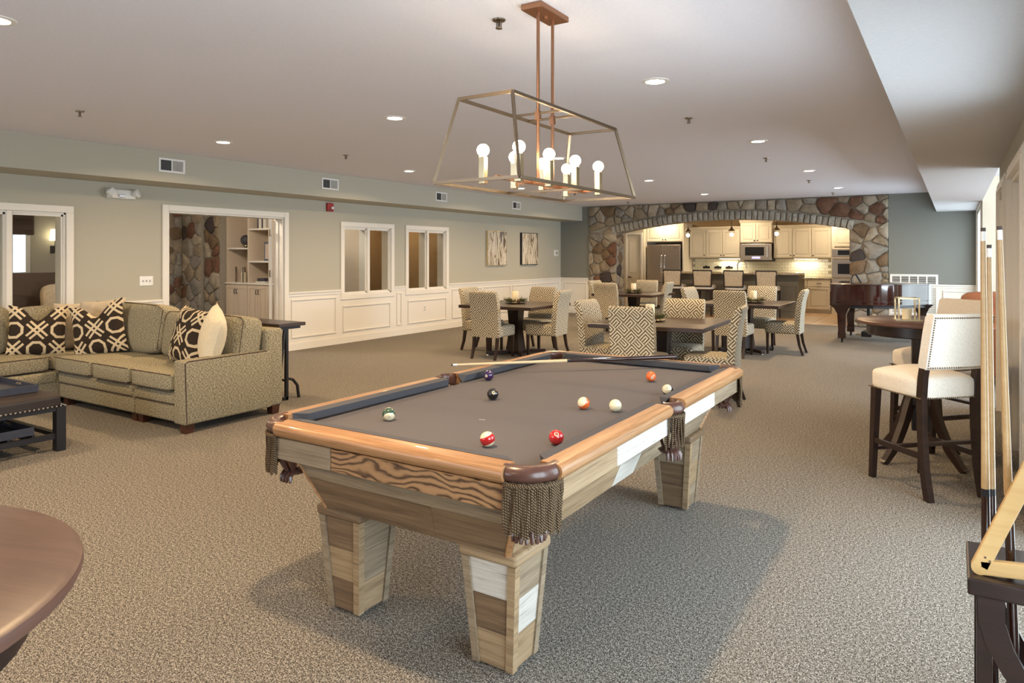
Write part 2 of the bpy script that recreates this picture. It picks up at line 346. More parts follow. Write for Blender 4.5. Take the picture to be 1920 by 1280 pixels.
M = dict(
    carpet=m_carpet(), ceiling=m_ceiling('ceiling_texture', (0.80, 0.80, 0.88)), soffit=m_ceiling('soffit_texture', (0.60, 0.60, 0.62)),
    wall=m_paint('sage_paint', (0.46, 0.44, 0.365)), far=m_paint('grey_green_paint', (0.215, 0.22, 0.20)), cream=m_paint('cream_paint', (0.60, 0.54, 0.43)),
    tan=m_paint('tan_and_shade_paint', (0.42, 0.30, 0.17)), trim=m_paint('white_trim_paint', (0.80, 0.77, 0.71), 0.45),
    cab=m_paint('cream_cabinet_paint', (0.74, 0.68, 0.56), 0.4), white=plain('white_plastic', (0.82, 0.81, 0.78), 0.4, grain=0.02),
    glass=glass('window_glass'), clear=glass('clear_glass', (1.0, 1.0, 1.0), 1.25, 0.9),
    black=plain('black_metal', (0.018, 0.018, 0.022), 0.4, 0.3), bronze=m_brushed('antique_bronze', (0.26, 0.20, 0.14), 0.36), copper=m_brushed('aged_copper', (0.42, 0.22, 0.13), 0.38),
    steel=m_brushed('stainless_steel', (0.48, 0.42, 0.36), 0.42), chrome=plain('chrome', (0.75, 0.75, 0.76), 0.12, 1.0, grain=0.02), brass=plain('pale_brass', (0.70, 0.60, 0.40), 0.25, 1.0, grain=0.05),
    espresso=wood('espresso_wood', [(0.3, (0.010, 0.005, 0.004)), (0.7, (0.030, 0.013, 0.010))], 0.32, 2, 24, coat=0.1, bump=0.04, kind='Object'),
    darktop=wood('dark_table_wood', [(0.3, (0.020, 0.010, 0.007)), (0.7, (0.045, 0.023, 0.016))], 0.30, 2, 24, coat=0.1, bump=0.03),
    pubtop=wood('brown_pub_table_wood', [(0.3, (0.065, 0.028, 0.018)), (0.7, (0.12, 0.058, 0.040))], 0.40, 3, 34, coat=0.0, bump=0.03, spec=0.6),
    mahogany=wood('mahogany_gloss', [(0.3, (0.014, 0.004, 0.0035)), (0.7, (0.034, 0.009, 0.006))], 0.10, 2, 20, coat=0.6, bump=0.0),
    cherry=wood('red_brown_foot_wood', [(0.3, (0.035, 0.012, 0.007)), (0.7, (0.075, 0.027, 0.015))], 0.35, 3, 30, bump=0.02),
    maze=m_maze('key_pattern_fabric', (0.085, 0.068, 0.042), (0.66, 0.60, 0.47)), lattice=m_lattice('trellis_print', (0.032, 0.022, 0.016), (0.60, 0.50, 0.34)),
    tweed=m_tweed('olive_tweed', (0.10, 0.085, 0.052), (0.25, 0.225, 0.155), (0.47, 0.43, 0.325)), linen=plain('cream_linen', (0.78, 0.73, 0.65), 0.9, spec=0.15, gs=120, grain=0.08),
    velvet=plain('beige_velvet', (0.55, 0.46, 0.34), 0.9, spec=0.2, gs=20, grain=0.12), gold_linen=plain('cream_silk', (0.70, 0.62, 0.46), 0.7, gs=60),
    leather=plain('dark_brown_leather', (0.022, 0.013, 0.010), 0.45, gs=8, grain=0.3), oxblood=plain('pocket_leather', (0.085, 0.038, 0.028), 0.3, gs=40, grain=0.15, coat=0.2), cognac=plain('cognac_leather', (0.26, 0.09, 0.035), 0.4, gs=6, grain=0.2),
    cloth=m_cloth(), cushion=plain('rail_cloth', (0.092, 0.092, 0.102), 0.95, spec=0.1, gs=200), granite=m_granite(), fringe=m_fringe(),
    oak=wood('honey_oak', [(0.32, (0.15, 0.066, 0.024)), (0.46, (0.33, 0.165, 0.068)), (0.68, (0.46, 0.26, 0.125))], 0.38, 1.5, 34, coat=0.15, fine=0.45),
    barn_grey=wood('weathered_grey_board', [(0.30, (0.10, 0.072, 0.045)), (0.5, (0.245, 0.185, 0.118)), (0.75, (0.37, 0.29, 0.20))], 0.7, 1.6, 26, fine=0.4, bump=0.35),
    barn_tan=wood('weathered_tan_board', [(0.30, (0.12, 0.075, 0.038)), (0.5, (0.30, 0.205, 0.112)), (0.75, (0.42, 0.31, 0.185))], 0.65, 1.4, 30, fine=0.4, bump=0.35),
    barn_brown=wood('weathered_brown_board', [(0.28, (0.055, 0.033, 0.018)), (0.5, (0.155, 0.096, 0.05)), (0.75, (0.25, 0.165, 0.092))], 0.65, 1.5, 26, fine=0.35, bump=0.35),
    barn_white=wood('whitewashed_board', [(0.30, (0.16, 0.13, 0.10)), (0.42, (0.46, 0.43, 0.38)), (0.75, (0.62, 0.60, 0.56))], 0.65, 2.5, 40, fine=0.5, bump=0.3),
    zebra=grained('flat_sawn_oak_figure', (0.06, 0.026, 0.010), (0.30, 0.165, 0.075)),
    birch=wood('cream_cue_shaft', [(0.3, (0.60, 0.45, 0.25)), (0.7, (0.72, 0.57, 0.36))], 0.3, 2, 30, coat=0.2, bump=0, kind='Object'),
    maple=wood('pale_maple', [(0.3, (0.40, 0.25, 0.115)), (0.7, (0.50, 0.335, 0.165))], 0.3, 2, 30, coat=0.3, bump=0, kind='Object'), rackwood=wood('yellow_maple', [(0.3, (0.50, 0.31, 0.12)), (0.7, (0.60, 0.41, 0.18))], 0.4, 2, 30, bump=0.02, kind='Object'),
    ferrule=plain('white_ferrule', (0.80, 0.79, 0.78), 0.3, grain=0.03), tip=plain('dark_cue_tip', (0.09, 0.07, 0.06), 0.9),
    wax=plain('ivory_wax', (0.80, 0.72, 0.52), 0.5, grain=0.03), pine=plain('pine_green', (0.115, 0.125, 0.045), 0.8, gs=30, grain=0.4), cone=plain('pinecone_brown', (0.12, 0.06, 0.03), 0.8, gs=60, grain=0.4),
    island=m_paint('grey_island_paint', (0.20, 0.19, 0.16), 0.5), tile=plain('glazed_white_tile', (0.72, 0.70, 0.58), 0.15, grain=0.03), grout=plain('grey_grout', (0.42, 0.40, 0.33), 0.9),
    floortile=plain('sandstone_tile', (0.50, 0.34, 0.21), 0.45, gs=5, grain=0.18), red=plain('alarm_red', (0.42, 0.02, 0.02), 0.4, grain=0.03), darkglass=plain('black_oven_glass', (0.010, 0.010, 0.011), 0.35, spec=0.3),
    mortar=plain('grey_mortar', (0.30, 0.27, 0.22), 0.95, gs=50, grain=0.2), vent=plain('grey_louver', (0.42, 0.41, 0.38), 0.5), ventdark=plain('dark_louver', (0.05, 0.05, 0.05), 0.6),
    navy=plain('dark_navy_tray', (0.030, 0.033, 0.052), 0.45, gs=20, grain=0.15), shade=plain('brown_shade_cloth', (0.07, 0.045, 0.035), 0.9), shelf=m_paint('taupe_shelf_paint', (0.62, 0.53, 0.42), 0.5),
    lens=emit('lit_lens', (1.0, 0.86, 0.66), 14), bulb=emit('lit_bulb', (1.0, 0.80, 0.52), 45), blue=emit('blue_display', (0.1, 0.2, 1.0), 1.2), lampshade=emit('lit_lamp_shade', (1.0, 0.80, 0.5), 5),
    ivory=plain('ivory_ball', (0.82, 0.75, 0.53), 0.12, spec=0.6, coat=0.5, grain=0.02), paper=plain('book_cover_white', (0.7, 0.68, 0.62), 0.7), bookdark=plain('book_cover_dark', (0.05, 0.05, 0.06), 0.6), grass=plain('outdoor_lawn', (0.16, 0.24, 0.09), 0.95, gs=3, grain=0.4),
)
STONES = [m_stone('stone_tan', (0.28, 0.225, 0.16)), m_stone('stone_grey', (0.26, 0.235, 0.20)), m_stone('stone_buff', (0.37, 0.315, 0.24)),
          m_stone('stone_rust', (0.165, 0.088, 0.058)), m_stone('stone_charcoal', (0.065, 0.052, 0.048)), m_stone('stone_brown', (0.17, 0.115, 0.07))]
BRICK = m_stone('arch_stone', (0.34, 0.315, 0.27), 0.25)

# ------------------------------------------------------------------ room shell
LX, RX, FY, CZ = -8.75, 0.367, 16.15, 2.745
def holes_wall(a0, a1, z0, z1, holes):           # rectangles left over around holes, in (a, z)
    xs = sorted({a0, a1, *[h[0] for h in holes], *[h[1] for h in holes]}); out = []
    for p, q in zip(xs[:-1], xs[1:]):
        hs = [h for h in holes if h[0] < (p + q) / 2 < h[1]]; z = z0
        for h in sorted(hs, key=lambda h: h[2]):
            if h[2] > z: out.append((p, q, z, h[2]))
            z = h[3]
        if z < z1: out.append((p, q, z, z1))
    return out
def wall_along_y(name, x0, x1, y0, y1, z0, z1, m, holes=()):
    b = MB()
    for p, q, r, t in holes_wall(y0, y1, z0, z1, holes): b.box(x0, x1, p, q, r, t)
    return structure(b.build(name, m))
def wall_along_x(name, y0, y1, x0, x1, z0, z1, m, holes=()):
    b = MB()
    for p, q, r, t in holes_wall(x0, x1, z0, z1, holes): b.box(p, q, y0, y1, r, t)
    return structure(b.build(name, m))
structure(MB().box(LX - 0.2, 3.5, -5, FY + 0.41, -0.1, 0).build('floor', M['carpet']))
structure(MB().box(LX, 0.6, -5, FY, CZ, CZ + 0.1).build('ceiling', M['ceiling']))
structure(MB().box(LX, -8.12, -5, FY, 2.38, CZ).build('soffit_left', M['wall']))
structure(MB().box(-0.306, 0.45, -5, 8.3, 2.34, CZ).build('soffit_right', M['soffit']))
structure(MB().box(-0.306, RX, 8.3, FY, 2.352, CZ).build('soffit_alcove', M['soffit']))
wall_along_y('wall_left', LX - 0.2, LX, -5, FY + 0.3, 0, CZ, M['wall'],
             [(2.90, 4.063, 0.815, 1.98), (5.31, 7.19, 0, 2.075), (8.44, 9.607, 0.815, 1.98), (10.083, 11.245, 0.815, 1.98)])
wall_along_y('wall_right', RX, RX + 0.14, -5, 8.28, 0, CZ, M['wall'],
             [(0.45, 2.05, 0, 2.1), (2.17, 4.6, 0, 2.1), (5.25, 6.55, 0, 2.07), (7.15, 8.1, 0, 2.07)])
wall_along_y('wall_window', RX, RX + 0.14, 13.25, FY + 0.3, 0, CZ, M['cream'], [(13.42, 15.98, 0.25, 2.32)])
wall_along_x('wall_back', -5.2, -5, LX, RX, 0, CZ, M['wall'], [(-7.9, -3.3, 0.75, 2.25)])
wall_along_x('wall_far', FY, FY + 0.3, LX, -7.9, 0, CZ, M['far'])
wall_along_x('wall_far_right', FY, FY + 0.3, -1.16, RX, 0, CZ, M['far'])
# window alcove off the right-hand wall
wall_along_x('wall_alcove_near', 8.14, 8.28, RX + 0.14, 3.6, 0, CZ, M['cream'])
wall_along_x('wall_alcove', 13.25, 13.39, RX + 0.14, 3.6, 0, CZ, M['cream'])
wall_along_y('wall_alcove_outer', 3.5, 3.6, 8.28, 13.25, 0, CZ, M['cream'], [(8.9, 12.6, 0.7, 2.3)])
structure(MB().box(RX, 3.6, 8.14, 13.39, CZ - 0.02, CZ + 0.08).build('ceiling_alcove', M['soffit']))
structure(MB().box(0.6, 40, -30, 45, -0.35, -0.25).build('ground', M['grass']))

# baseboards and chair rails
def run_y(name, x, sgn, segs, z0, z1, t, m=None):
    b = MB()
    for p, q in segs:
        b.box(min(x, x + sgn * t), max(x, x + sgn * t), p, q, z0, z1 - 0.02); b.box(min(x, x + sgn * t * 0.6), max(x, x + sgn * t * 0.6), p, q, z1 - 0.02, z1)
    return structure(b.build(name, m or M['trim']))
def run_x(name, y, segs, z0, z1, t):
    b = MB()
    for p, q in segs: b.box(p, q, y - t, y, z0, z1 - 0.02); b.box(p, q, y - t * 0.6, y, z1 - 0.02, z1)
    return structure(b.build(name, M['trim']))
W1, DR, W2, W3 = (2.82, 4.143), (5.227, 7.272), (8.361, 9.686), (10.003, 11.325)
run_y('baseboard_left', LX, 1, [(-5, DR[0]), (DR[1], FY)], 0, 0.13, 0.022)
gaps = [(-5, W1[0]), (W1[1], DR[0]), (DR[1], W2[0]), (W2[1], W3[0]), (W3[1], FY)]
b = MB()
for p, q in gaps: b.box(LX, LX + 0.038, p, q, 0.885, 0.914, 0.006); b.box(LX, LX + 0.022, p, q, 0.845, 0.885)
structure(b.build('trim_1', M['trim']))
b = MB(); b.box(LX, LX + 0.010, -5, DR[0], 0.13, 0.735)
for p, q in gaps[:2]: b.box(LX, LX + 0.010, p, q, 0.735, 0.85)
b.box(LX, LX + 0.010, DR[1], FY, 0.13, 0.735)
for p, q in gaps[2:]: b.box(LX, LX + 0.010, p, q, 0.735, 0.85)
wains = structure(b.build('trim_2', M['trim']))
def molding_frame(b, x, y0, y1, z0, z1, wd=0.028, t=0.018):
    for (p, q, r, s) in ((y0, y1, z0, z0 + wd), (y0, y1, z1 - wd, z1), (y0, y0 + wd, z0 + wd, z1 - wd), (y1 - wd, y1, z0 + wd, z1 - wd)):
        b.box(x, x + t, p, q, r, s, 0.006, 1)
for y0, y1, z1 in ((1.55, 2.68, 0.80), (2.87, 4.09, 0.635), (4.26, 5.12, 0.80), (7.323, 8.26, 0.80), (8.41, 9.59, 0.637), (9.755, 9.90, 0.80), (10.07, 11.25, 0.637),
                   (11.44, 12.5, 0.80), (12.6, 13.68, 0.80), (13.76, 14.86, 0.80), (14.94, 16.05, 0.80)):
    b = MB(); molding_frame(b, LX + 0.010, y0, y1, 0.19, z1); b.build('panel_molding', M['trim'], wains)
for nm, x0, x1, pan in (('trim_3', LX, -7.93, [(-8.62, -7.98)]), ('trim_4', -1.14, RX, [(-0.20, 0.27)])):
    b = MB(); b.box(x0, x1, FY - 0.010, FY, 0, 0.85); b.box(x0, x1, FY - 0.022, FY, 0, 0.13); b.box(x0, x1, FY - 0.038, FY, 0.885, 0.914, 0.006); b.box(x0, x1, FY - 0.022, FY, 0.845, 0.885)
    o = structure(b.build(nm, M['trim']))
    for p, q in pan:
        b = MB()
        for (r, s, t, u) in ((p, q, 0.19, 0.218), (p, q, 0.772, 0.80), (p, p + 0.028, 0.218, 0.772), (q - 0.028, q, 0.218, 0.772)): b.box(r, s, FY - 0.028, FY - 0.01, t, u, 0.006, 1)
        b.build('panel_molding', M['trim'], o)
b = MB(); b.box(RX + 0.14, 3.5, 13.21, 13.25, 0.885, 0.914, 0.006); b.box(RX + 0.14, 3.5, 13.228, 13.25, 0.845, 0.885); b.box(RX + 0.14, 3.5, 13.228, 13.25, 0, 0.13)
structure(b.build('trim_5', M['trim']))

# interior windows of the left wall: casing, mullion post, two panes each
def inner_window(n, y0, y1):
    z0, z1 = 0.735, 2.062; b = MB(); x = LX
    wd = 0.082
    for p, q, r, s in ((y0, y1, z0, z0 + wd), (y0, y1, z1 - wd, z1), (y0, y0 + wd, z0 + wd, z1 - wd), (y1 - wd, y1, z0 + wd, z1 - wd)):
        b.box(x, x + 0.028, p, q, r, s, 0.006, 1)
    for p, q, r, s in ((y0 + wd, y1 - wd, z0 + wd, z0 + wd + 0.02), (y0 + wd, y1 - wd, z1 - wd - 0.02, z1 - wd), (y0 + wd, y0 + wd + 0.02, z0 + wd, z1 - wd), (y1 - wd - 0.02, y1 - wd, z0 + wd, z1 - wd)):
        b.box(x - 0.2, x - 0.0, p, q, r, s)
    o = structure(b.build('window_%d' % n, M['trim']))
    c = (y0 + y1) / 2
    MB().box(x - 0.20, x + 0.02, c - 0.028, c + 0.028, z0 + wd, z1 - wd, 0.005, 1).build('mullion', M['trim'], o)
    for p, q in ((y0 + wd + 0.02, c - 0.028), (c + 0.028, y1 - wd - 0.02)):
        s = MB()
        for (a, d, e, f) in ((p, q, z0 + wd + 0.02, z0 + wd + 0.045), (p, q, z1 - wd - 0.045, z1 - wd - 0.02), (p, p + 0.018, z0 + wd + 0.02, z1 - wd - 0.02), (q - 0.018, q, z0 + wd + 0.02, z1 - wd - 0.02)):
            s.box(x - 0.055, x - 0.02, a, d, e, f)
        so = s.build('sash', M['trim'], o)
        MB().box(x - 0.041, x - 0.035, p + 0.01, q - 0.01, z0 + wd + 0.03, z1 - wd - 0.03).build('pane', M['glass'], so)
inner_window(1, *W1); inner_window(2, *W2); inner_window(3, *W3)
# doorway with cased opening and an open leaf folded back into the next room
b = MB()
for p, q, r, s in ((DR[0], DR[0] + 0.085, 0, 2.155), (DR[1] - 0.085, DR[1], 0, 2.155), (DR[0] + 0.085, DR[1] - 0.085, 2.07, 2.155)):
    b.box(LX, LX + 0.03, p, q, r, s, 0.007, 1); b.box(LX, LX + 0.012, p + 0.02, q - 0.02, r, s - 0.02)
for p, q, r, s in ((DR[0] + 0.083, DR[0] + 0.105, 0, 2.07), (DR[1] - 0.105, DR[1] - 0.083, 0, 2.07), (DR[0] + 0.1, DR[1] - 0.1, 2.05, 2.075)):
    b.box(LX - 0.2, LX, p, q, r, s); b.box(LX - 0.13, LX - 0.09, p - 0.012, q + 0.012, r, s)
d1 = structure(b.build('door_1', M['trim']))
b = MB().bar((LX - 0.22, 7.12, 1.03), (LX - 0.22 - 0.70, 7.12 + 0.56, 1.03), 0.045, 2.03); leaf = b.build('door_leaf', M['trim'], d1)
for z in (0.3, 1.15, 1.78):
    MB().box(LX - 0.215, LX - 0.18, 7.088, 7.10, z, z + 0.11).build('hinge', M['chrome'], leaf)

# glazed doors in the right-hand wall
def panel_leaf_door(n, y0, y1):
    b = MB(); x = RX
    for i0, i1, t in ((0.0, 0.03, 0.036), (0.03, 0.075, 0.028), (0.075, 0.10, 0.018)):
        for p, q, r, s in ((y0 - i1, y0 - i0, 0, 2.07 + i1), (y1 + i0, y1 + i1, 0, 2.07 + i1), (y0 - i0, y1 + i0, 2.07 + i0, 2.07 + i1)): b.box(x - t, x, p, q, r, s)
    b.box(x, x + 0.14, y0, y0 + 0.03, 0, 2.07); b.box(x, x + 0.14, y1 - 0.03, y1, 0, 2.07); b.box(x, x + 0.14, y0 + 0.03, y1 - 0.03, 2.04, 2.07)
    o = structure(b.build('door_%d' % n, M['trim']))
    xa, xb, p, q = x + 0.05, x + 0.095, y0 + 0.034, y1 - 0.034
    lf = MB().box(xa, xb, p, q, 0.012, 2.035, 0.004, 1).build('door_leaf', M['trim'], o)
    for z0, z1 in ((0.18, 0.85), (1.05, 1.88)):
        b = MB(); molding_frame(b, xa - 0.012, p + 0.13, q - 0.13, z0, z1, 0.025, 0.012); b.build('panel_molding', M['trim'], lf)
    MB().box(xa - 0.012, xa, p + 0.045, p + 0.085, 0.93, 1.07, 0.004).cyl((xa - 0.012, p + 0.065, 1.0), (xa - 0.05, p + 0.065, 1.0), 0.011, n=10).bar((xa - 0.05, p + 0.055, 1.0), (xa - 0.05, p + 0.17, 0.985), 0.016, 0.012, 0.004).build('lever_handle', M['chrome'], lf)
    return o
panel_leaf_door(2, 5.25, 6.55); d3 = panel_leaf_door(3, 7.15, 8.1)
MB().box(RX - 0.03, RX + 0.02, 7.5, 7.72, 1.985, 2.035, 0.006).build('door_closer', M['steel'], d3)
def outer_window(n, x, y0, y1, z0, z1, bars, cas=0.09):
    b = MB()
    for p, q, r, s in ((y0 - cas, y0, z0 - cas, z1 + cas), (y1, y1 + cas, z0 - cas, z1 + cas), (y0, y1, z1, z1 + cas), (y0, y1, z0 - cas, z0)): b.box(x - 0.025, x, p, q, r, s, 0.005, 1)
    for p, q, r, s in ((y0, y0 + 0.05, z0, z1), (y1 - 0.05, y1, z0, z1), (y0 + 0.05, y1 - 0.05, z1 - 0.05, z1), (y0 + 0.05, y1 - 0.05, z0, z0 + 0.05)): b.box(x, x + 0.14, p, q, r, s)
    o = structure(b.build('window_%d' % n, M['trim']))
    MB().box(x + 0.06, x + 0.066, y0 + 0.04, y1 - 0.04, z0 + 0.04, z1 - 0.04).build('pane', M['glass'], o)
    for k in range(1, bars):
        yy = y0 + (y1 - y0) * k / bars; MB().box(x + 0.03, x + 0.10, yy - 0.03, yy + 0.03, z0 + 0.05, z1 - 0.05, 0.004, 1).build('mullion', M['trim'], o)
outer_window(4, RX, 13.42, 15.98, 0.25, 2.32, 3, 0.06); outer_window(5, RX, 0.45, 2.05, 0.0, 2.1, 2, 0.055); outer_window(6, RX, 2.17, 4.6, 0.0, 2.1, 3, 0.055); outer_window(7, 3.5, 8.9, 12.6, 0.7, 2.3, 4)

# ------------------------------------------------------------------ fieldstone walls: every stone a part
def clip(poly, a, b, c):                          # keep a*x + b*y <= c
    out = []
    for i in range(len(poly)):
        p, q = poly[i], poly[(i + 1) % len(poly)]; dp, dq = a * p[0] + b * p[1] - c, a * q[0] + b * q[1] - c
        if dp <= 0: out.append(p)
        if dp * dq < 0:
            t = dp / (dp - dq); out.append((p[0] + (q[0] - p[0]) * t, p[1] + (q[1] - p[1]) * t))
    return out
def scatter(u0, u1, v0, v1, dmin, dmax, R, ok=lambda u, v: True, tries=6000):
    pts = []
    for _ in range(tries):
        u, v = R.uniform(u0, u1), R.uniform(v0, v1); d = R.uniform(dmin, dmax)
        if ok(u, v) and all((u - a) ** 2 + ((v - c) * 1.15) ** 2 > ((d + e) / 2) ** 2 for a, c, e in pts): pts.append((u, v, d))
    return pts
def stone_piece(poly, P, R, parent, name='stone', m=None, h=0.055, gap=0.008):
    n = len(poly); cu = sum(p[0] for p in poly) / n; cv = sum(p[1] for p in poly) / n
    pts = []                                     # round the corners once
    for i in range(n):
        p, q = poly[i], poly[(i + 1) % n]
        for t in (0.13, 0.87): pts.append((p[0] + (q[0] - p[0]) * t, p[1] + (q[1] - p[1]) * t))
    def ring(m_, dd, jit):
        out = []
        for (x, y) in pts:
            L = math.hypot(x - cu, y - cv) + 1e-6; k = max(0.2, 1 - m_ / L)
            out.append(P(cu + (x - cu) * k, cv + (y - cv) * k, dd + R.uniform(-jit, jit)))
        return out
    hh = h * R.uniform(0.75, 1.25); b = MB()
    A = [ring(gap, 0, 0), ring(gap + 0.004, hh * 0.6, hh * 0.12), ring(gap + 0.022, hh * 0.95, hh * 0.22)]
    vs = [[b.bm.verts.new(Vector(p)) for p in r] for r in A]; k = len(pts)
    for X, Y in zip(vs[:-1], vs[1:]):
        for i in range(k): b.bm.faces.new((X[i], X[(i + 1) % k], Y[(i + 1) % k], Y[i]))
    c = b.bm.verts.new(Vector(P(cu + R.uniform(-.02, .02), cv + R.uniform(-.02, .02), hh * R.uniform(0.95, 1.15))))
    for i in range(k): b.bm.faces.new((vs[-1][i], vs[-1][(i + 1) % k], c))
    o = b.build(name, m or R.choices(STONES, (30, 30, 16, 10, 6, 8))[0], parent)
    for p in o.data.polygons: p.use_smooth = True
    o.data.set_sharp_from_angle(angle=math.radians(50))
    return o
def fieldstone(parent, P, u0, u1, v0, v1, R, dmin=0.17, dmax=0.42, ok=lambda u, v: True, extra=None, h=0.05):
    pts = scatter(u0, u1, v0, v1, dmin, dmax, R, ok)
    for i, (u, v, d) in enumerate(pts):
        poly = [(u0, v0), (u1, v0), (u1, v1), (u0, v1)]
        for j, (a, c, e) in enumerate(pts):
            D2 = (a - u) ** 2 + (c - v) ** 2
            if j != i and D2 < 1.6:
                wgt = 0.5 + 0.12 * (d - e) / (d + e) * 2        # larger stones push their joints outwards
                nx, ny = a - u, c - v; mx, my = u + nx * wgt, v + ny * wgt
                poly = clip(poly, nx, ny, nx * mx + ny * my)
                if len(poly) < 3: break
        if extra and len(poly) >= 3: poly = extra(u, v, poly)
        if len(poly) >= 3:
            us = [p[0] for p in poly]; vv = [p[1] for p in poly]
            if max(us) - min(us) > 0.05 and max(vv) - min(vv) > 0.05: stone_piece(poly, P, R, parent, h=h)
AX0, AX1, AC, AS, ACR, BH = -7.165, -1.865, -4.515, 2.045, 2.318, 0.20   # arch: springing and crown of the intrados
hc = (AX1 - AX0) / 2; sg = ACR - AS; AR = (hc * hc + sg * sg) / (2 * sg); AZ = ACR - AR
def arch_z(x, extra=0.0): return AZ + math.sqrt((AR + extra) ** 2 - (x - AC) ** 2)
b = MB(); SX0, SX1 = -7.915, -1.145
b.box(SX0, AX0, FY, FY + 0.41, 0, CZ); b.box(AX1, SX1, FY, FY + 0.41, 0, CZ)
N = 26
for i in range(N):
    x0 = AX0 + (AX1 - AX0) * i / N; x1 = AX0 + (AX1 - AX0) * (i + 1) / N
    b.hexa([(x0, FY, arch_z(x0)), (x1, FY, arch_z(x1)), (x1, FY + 0.41, arch_z(x1)), (x0, FY + 0.41, arch_z(x0)),
            (x0, FY, CZ), (x1, FY, CZ), (x1, FY + 0.41, CZ), (x0, FY + 0.41, CZ)])
stone_wall = structure(b.build('wall_stone', M['mortar']))
R1 = random.Random(21)
RO = AR + BH + 0.012
def ok_front(u, v):
    if u < -7.20 or u > -1.83: return (u - AC) ** 2 + (v - AZ) ** 2 > (RO + 0.05) ** 2 or v < AS - 0.02
    return (u - AC) ** 2 + (v - AZ) ** 2 > (RO + 0.06) ** 2
def ex_front(u, v, poly):
    if v > AS - 0.05 and (u - AC) ** 2 + (v - AZ) ** 2 > RO ** 2:
        L = math.hypot(u - AC, v - AZ); nx, ny = (u - AC) / L, (v - AZ) / L
        if v > 2.12 or (-7.3 < u < -1.75): return clip(poly, -nx, -ny, -(nx * AC + ny * AZ + RO))
    if u < AC: return clip(poly, 1, 0, AX0 + 0.01)
    return clip(poly, -1, 0, -(AX1 - 0.01))
fieldstone(stone_wall, lambda u, v, d: (u, FY - d, v), SX0, SX1, 0.0, CZ - 0.01, R1, 0.11, 0.34, ok_front, ex_front)
fieldstone(stone_wall, lambda u, v, d: (AX0 + d, u, v), FY, FY + 0.41, 0, AS - 0.02, R1, 0.17, 0.30, h=0.04)
a0 = math.asin((AX0 - 0.10 - AC) / AR); a1 = math.asin((AX1 + 0.06 - AC) / AR); NB = 45
for i in range(NB):
    p, q = a0 + (a1 - a0) * i / NB, a0 + (a1 - a0) * (i + 1) / NB; r0, r1 = AR - 0.012 + R1.uniform(-.006, .006), AR + BH + R1.uniform(-.012, .006)
    poly = [(AC + r * math.sin(t), AZ + r * math.cos(t)) for r, t in ((r0, p), (r0, q), (r1, q), (r1, p))]
    stone_piece(poly, lambda u, v, d: (u, FY - 0.012 - d, v), R1, stone_wall, 'brick', BRICK, 0.06, 0.006)

# ------------------------------------------------------------------ rooms seen through the left wall
BX = -15.0
structure(MB().box(BX, LX - 0.2, -1, 13, -0.1, 0).build('floor_library', M['carpet']))
structure(MB().box(BX, LX - 0.2, -1, 13, 2.6, 2.7).build('ceiling_library', M['ceiling']))
wall_along_y('wall_library_outer', BX - 0.15, BX, -1, 13, 0, 2.6, M['wall'], [(4.9, 6.32, 0.82, 2.35)])
wall_along_x('wall_library_near', -1.15, -1, BX, LX - 0.2, 0, 2.6, M['wall'])
wall_along_x('wall_library_far', 9.0, 9.03, BX, LX - 0.2, 0, 2.6, M['shelf'])
wall_along_x('wall_parlor_far', 13, 13.15, BX, LX - 0.2, 0, 2.6, M['tan'])
wall_along_y('wall_parlor_outer', -12.3, -12.2, 9.15, 13, 0, 2.6, M['tan'])
b = MB()
for r in ((4.9, 6.32, 0.80, 0.88), (6.24, 6.32, 0.88, 2.35), (4.9, 4.98, 0.88, 2.35), (4.98, 6.24, 1.10, 1.17), (5.95, 6.03, 0.88, 2.35), (5.4, 5.48, 0.88, 2.35)): b.box(BX - 0.1, BX + 0.03, *r)
o = structure(b.build('window_8', M['white'])); MB().box(BX - 0.07, BX - 0.06, 4.9, 6.32, 0.82, 2.35).build('pane', M['glass'], o)
area('daylight_library', (BX - 0.3, 5.6, 1.6), (0, -PI / 2, 0), 1.5, 1.4, 60, DAY)
structure(MB().box(BX - 30, BX - 0.2, -20, 30, -0.35, -0.25).build('ground_west', M['grass']))
o = MB().box(BX + 0.02, BX + 0.09, 4.85, 6.37, 1.88, 2.42, 0.02).box(BX + 0.03, BX + 0.11, 4.85, 6.36, 1.95, 2.1, 0.03).box(BX + 0.03, BX + 0.12, 4.85, 6.35, 2.15, 2.3, 0.03).build('roman_shade', M['shade'])
tag(o, 'dark brown roman shade over the bright window of the next room', 'window shade')
t = thing('wall_sconce', 'lit wall sconce with a tapered shade in the room beyond the left window', 'wall lamp', (BX, 6.72, 1.78))
MB().lathe([(0.10, 0.0), (0.075, 0.22)], (0.12, 0, 0), 20).build('lamp_shade', M['lampshade'], t, smooth=True)
MB().box(0, 0.02, -0.04, 0.04, -0.25, -0.10, 0.005).tube([(0.02, 0, -0.17), (0.09, 0, -0.2), (0.12, 0, -0.12), (0.12, 0, 0.0)], 0.012).build('bracket', M['black'], t)
point('sconce_glow', (BX + 0.14, 6.72, 1.9), 10, WARM, 0.06)
t = thing('lounge_sofa', 'dark sofa with beige pillow seen through the left window', 'sofa', (-13.0, 5.75, 0))
MB().soft((0, 0, 0.27), (1.0, 2.0, 0.38), 8).build('seat', M['shade'], t, smooth=True); MB().soft((-0.42, 0, 0.72), (0.24, 2.0, 0.94), 8, ax=0).build('backrest', M['shade'], t, smooth=True)
o = MB().soft((-12.99, 5.95, 0.72), (0.2, 0.6, 0.56), 4, 0.3, ax=0, n=8, M=rot(0, -0.2, 0)).build('throw_pillow', M['velvet'], None, smooth=True)
tag(o, 'large plain beige cushion on the dark sofa of the next room', 'pillow')
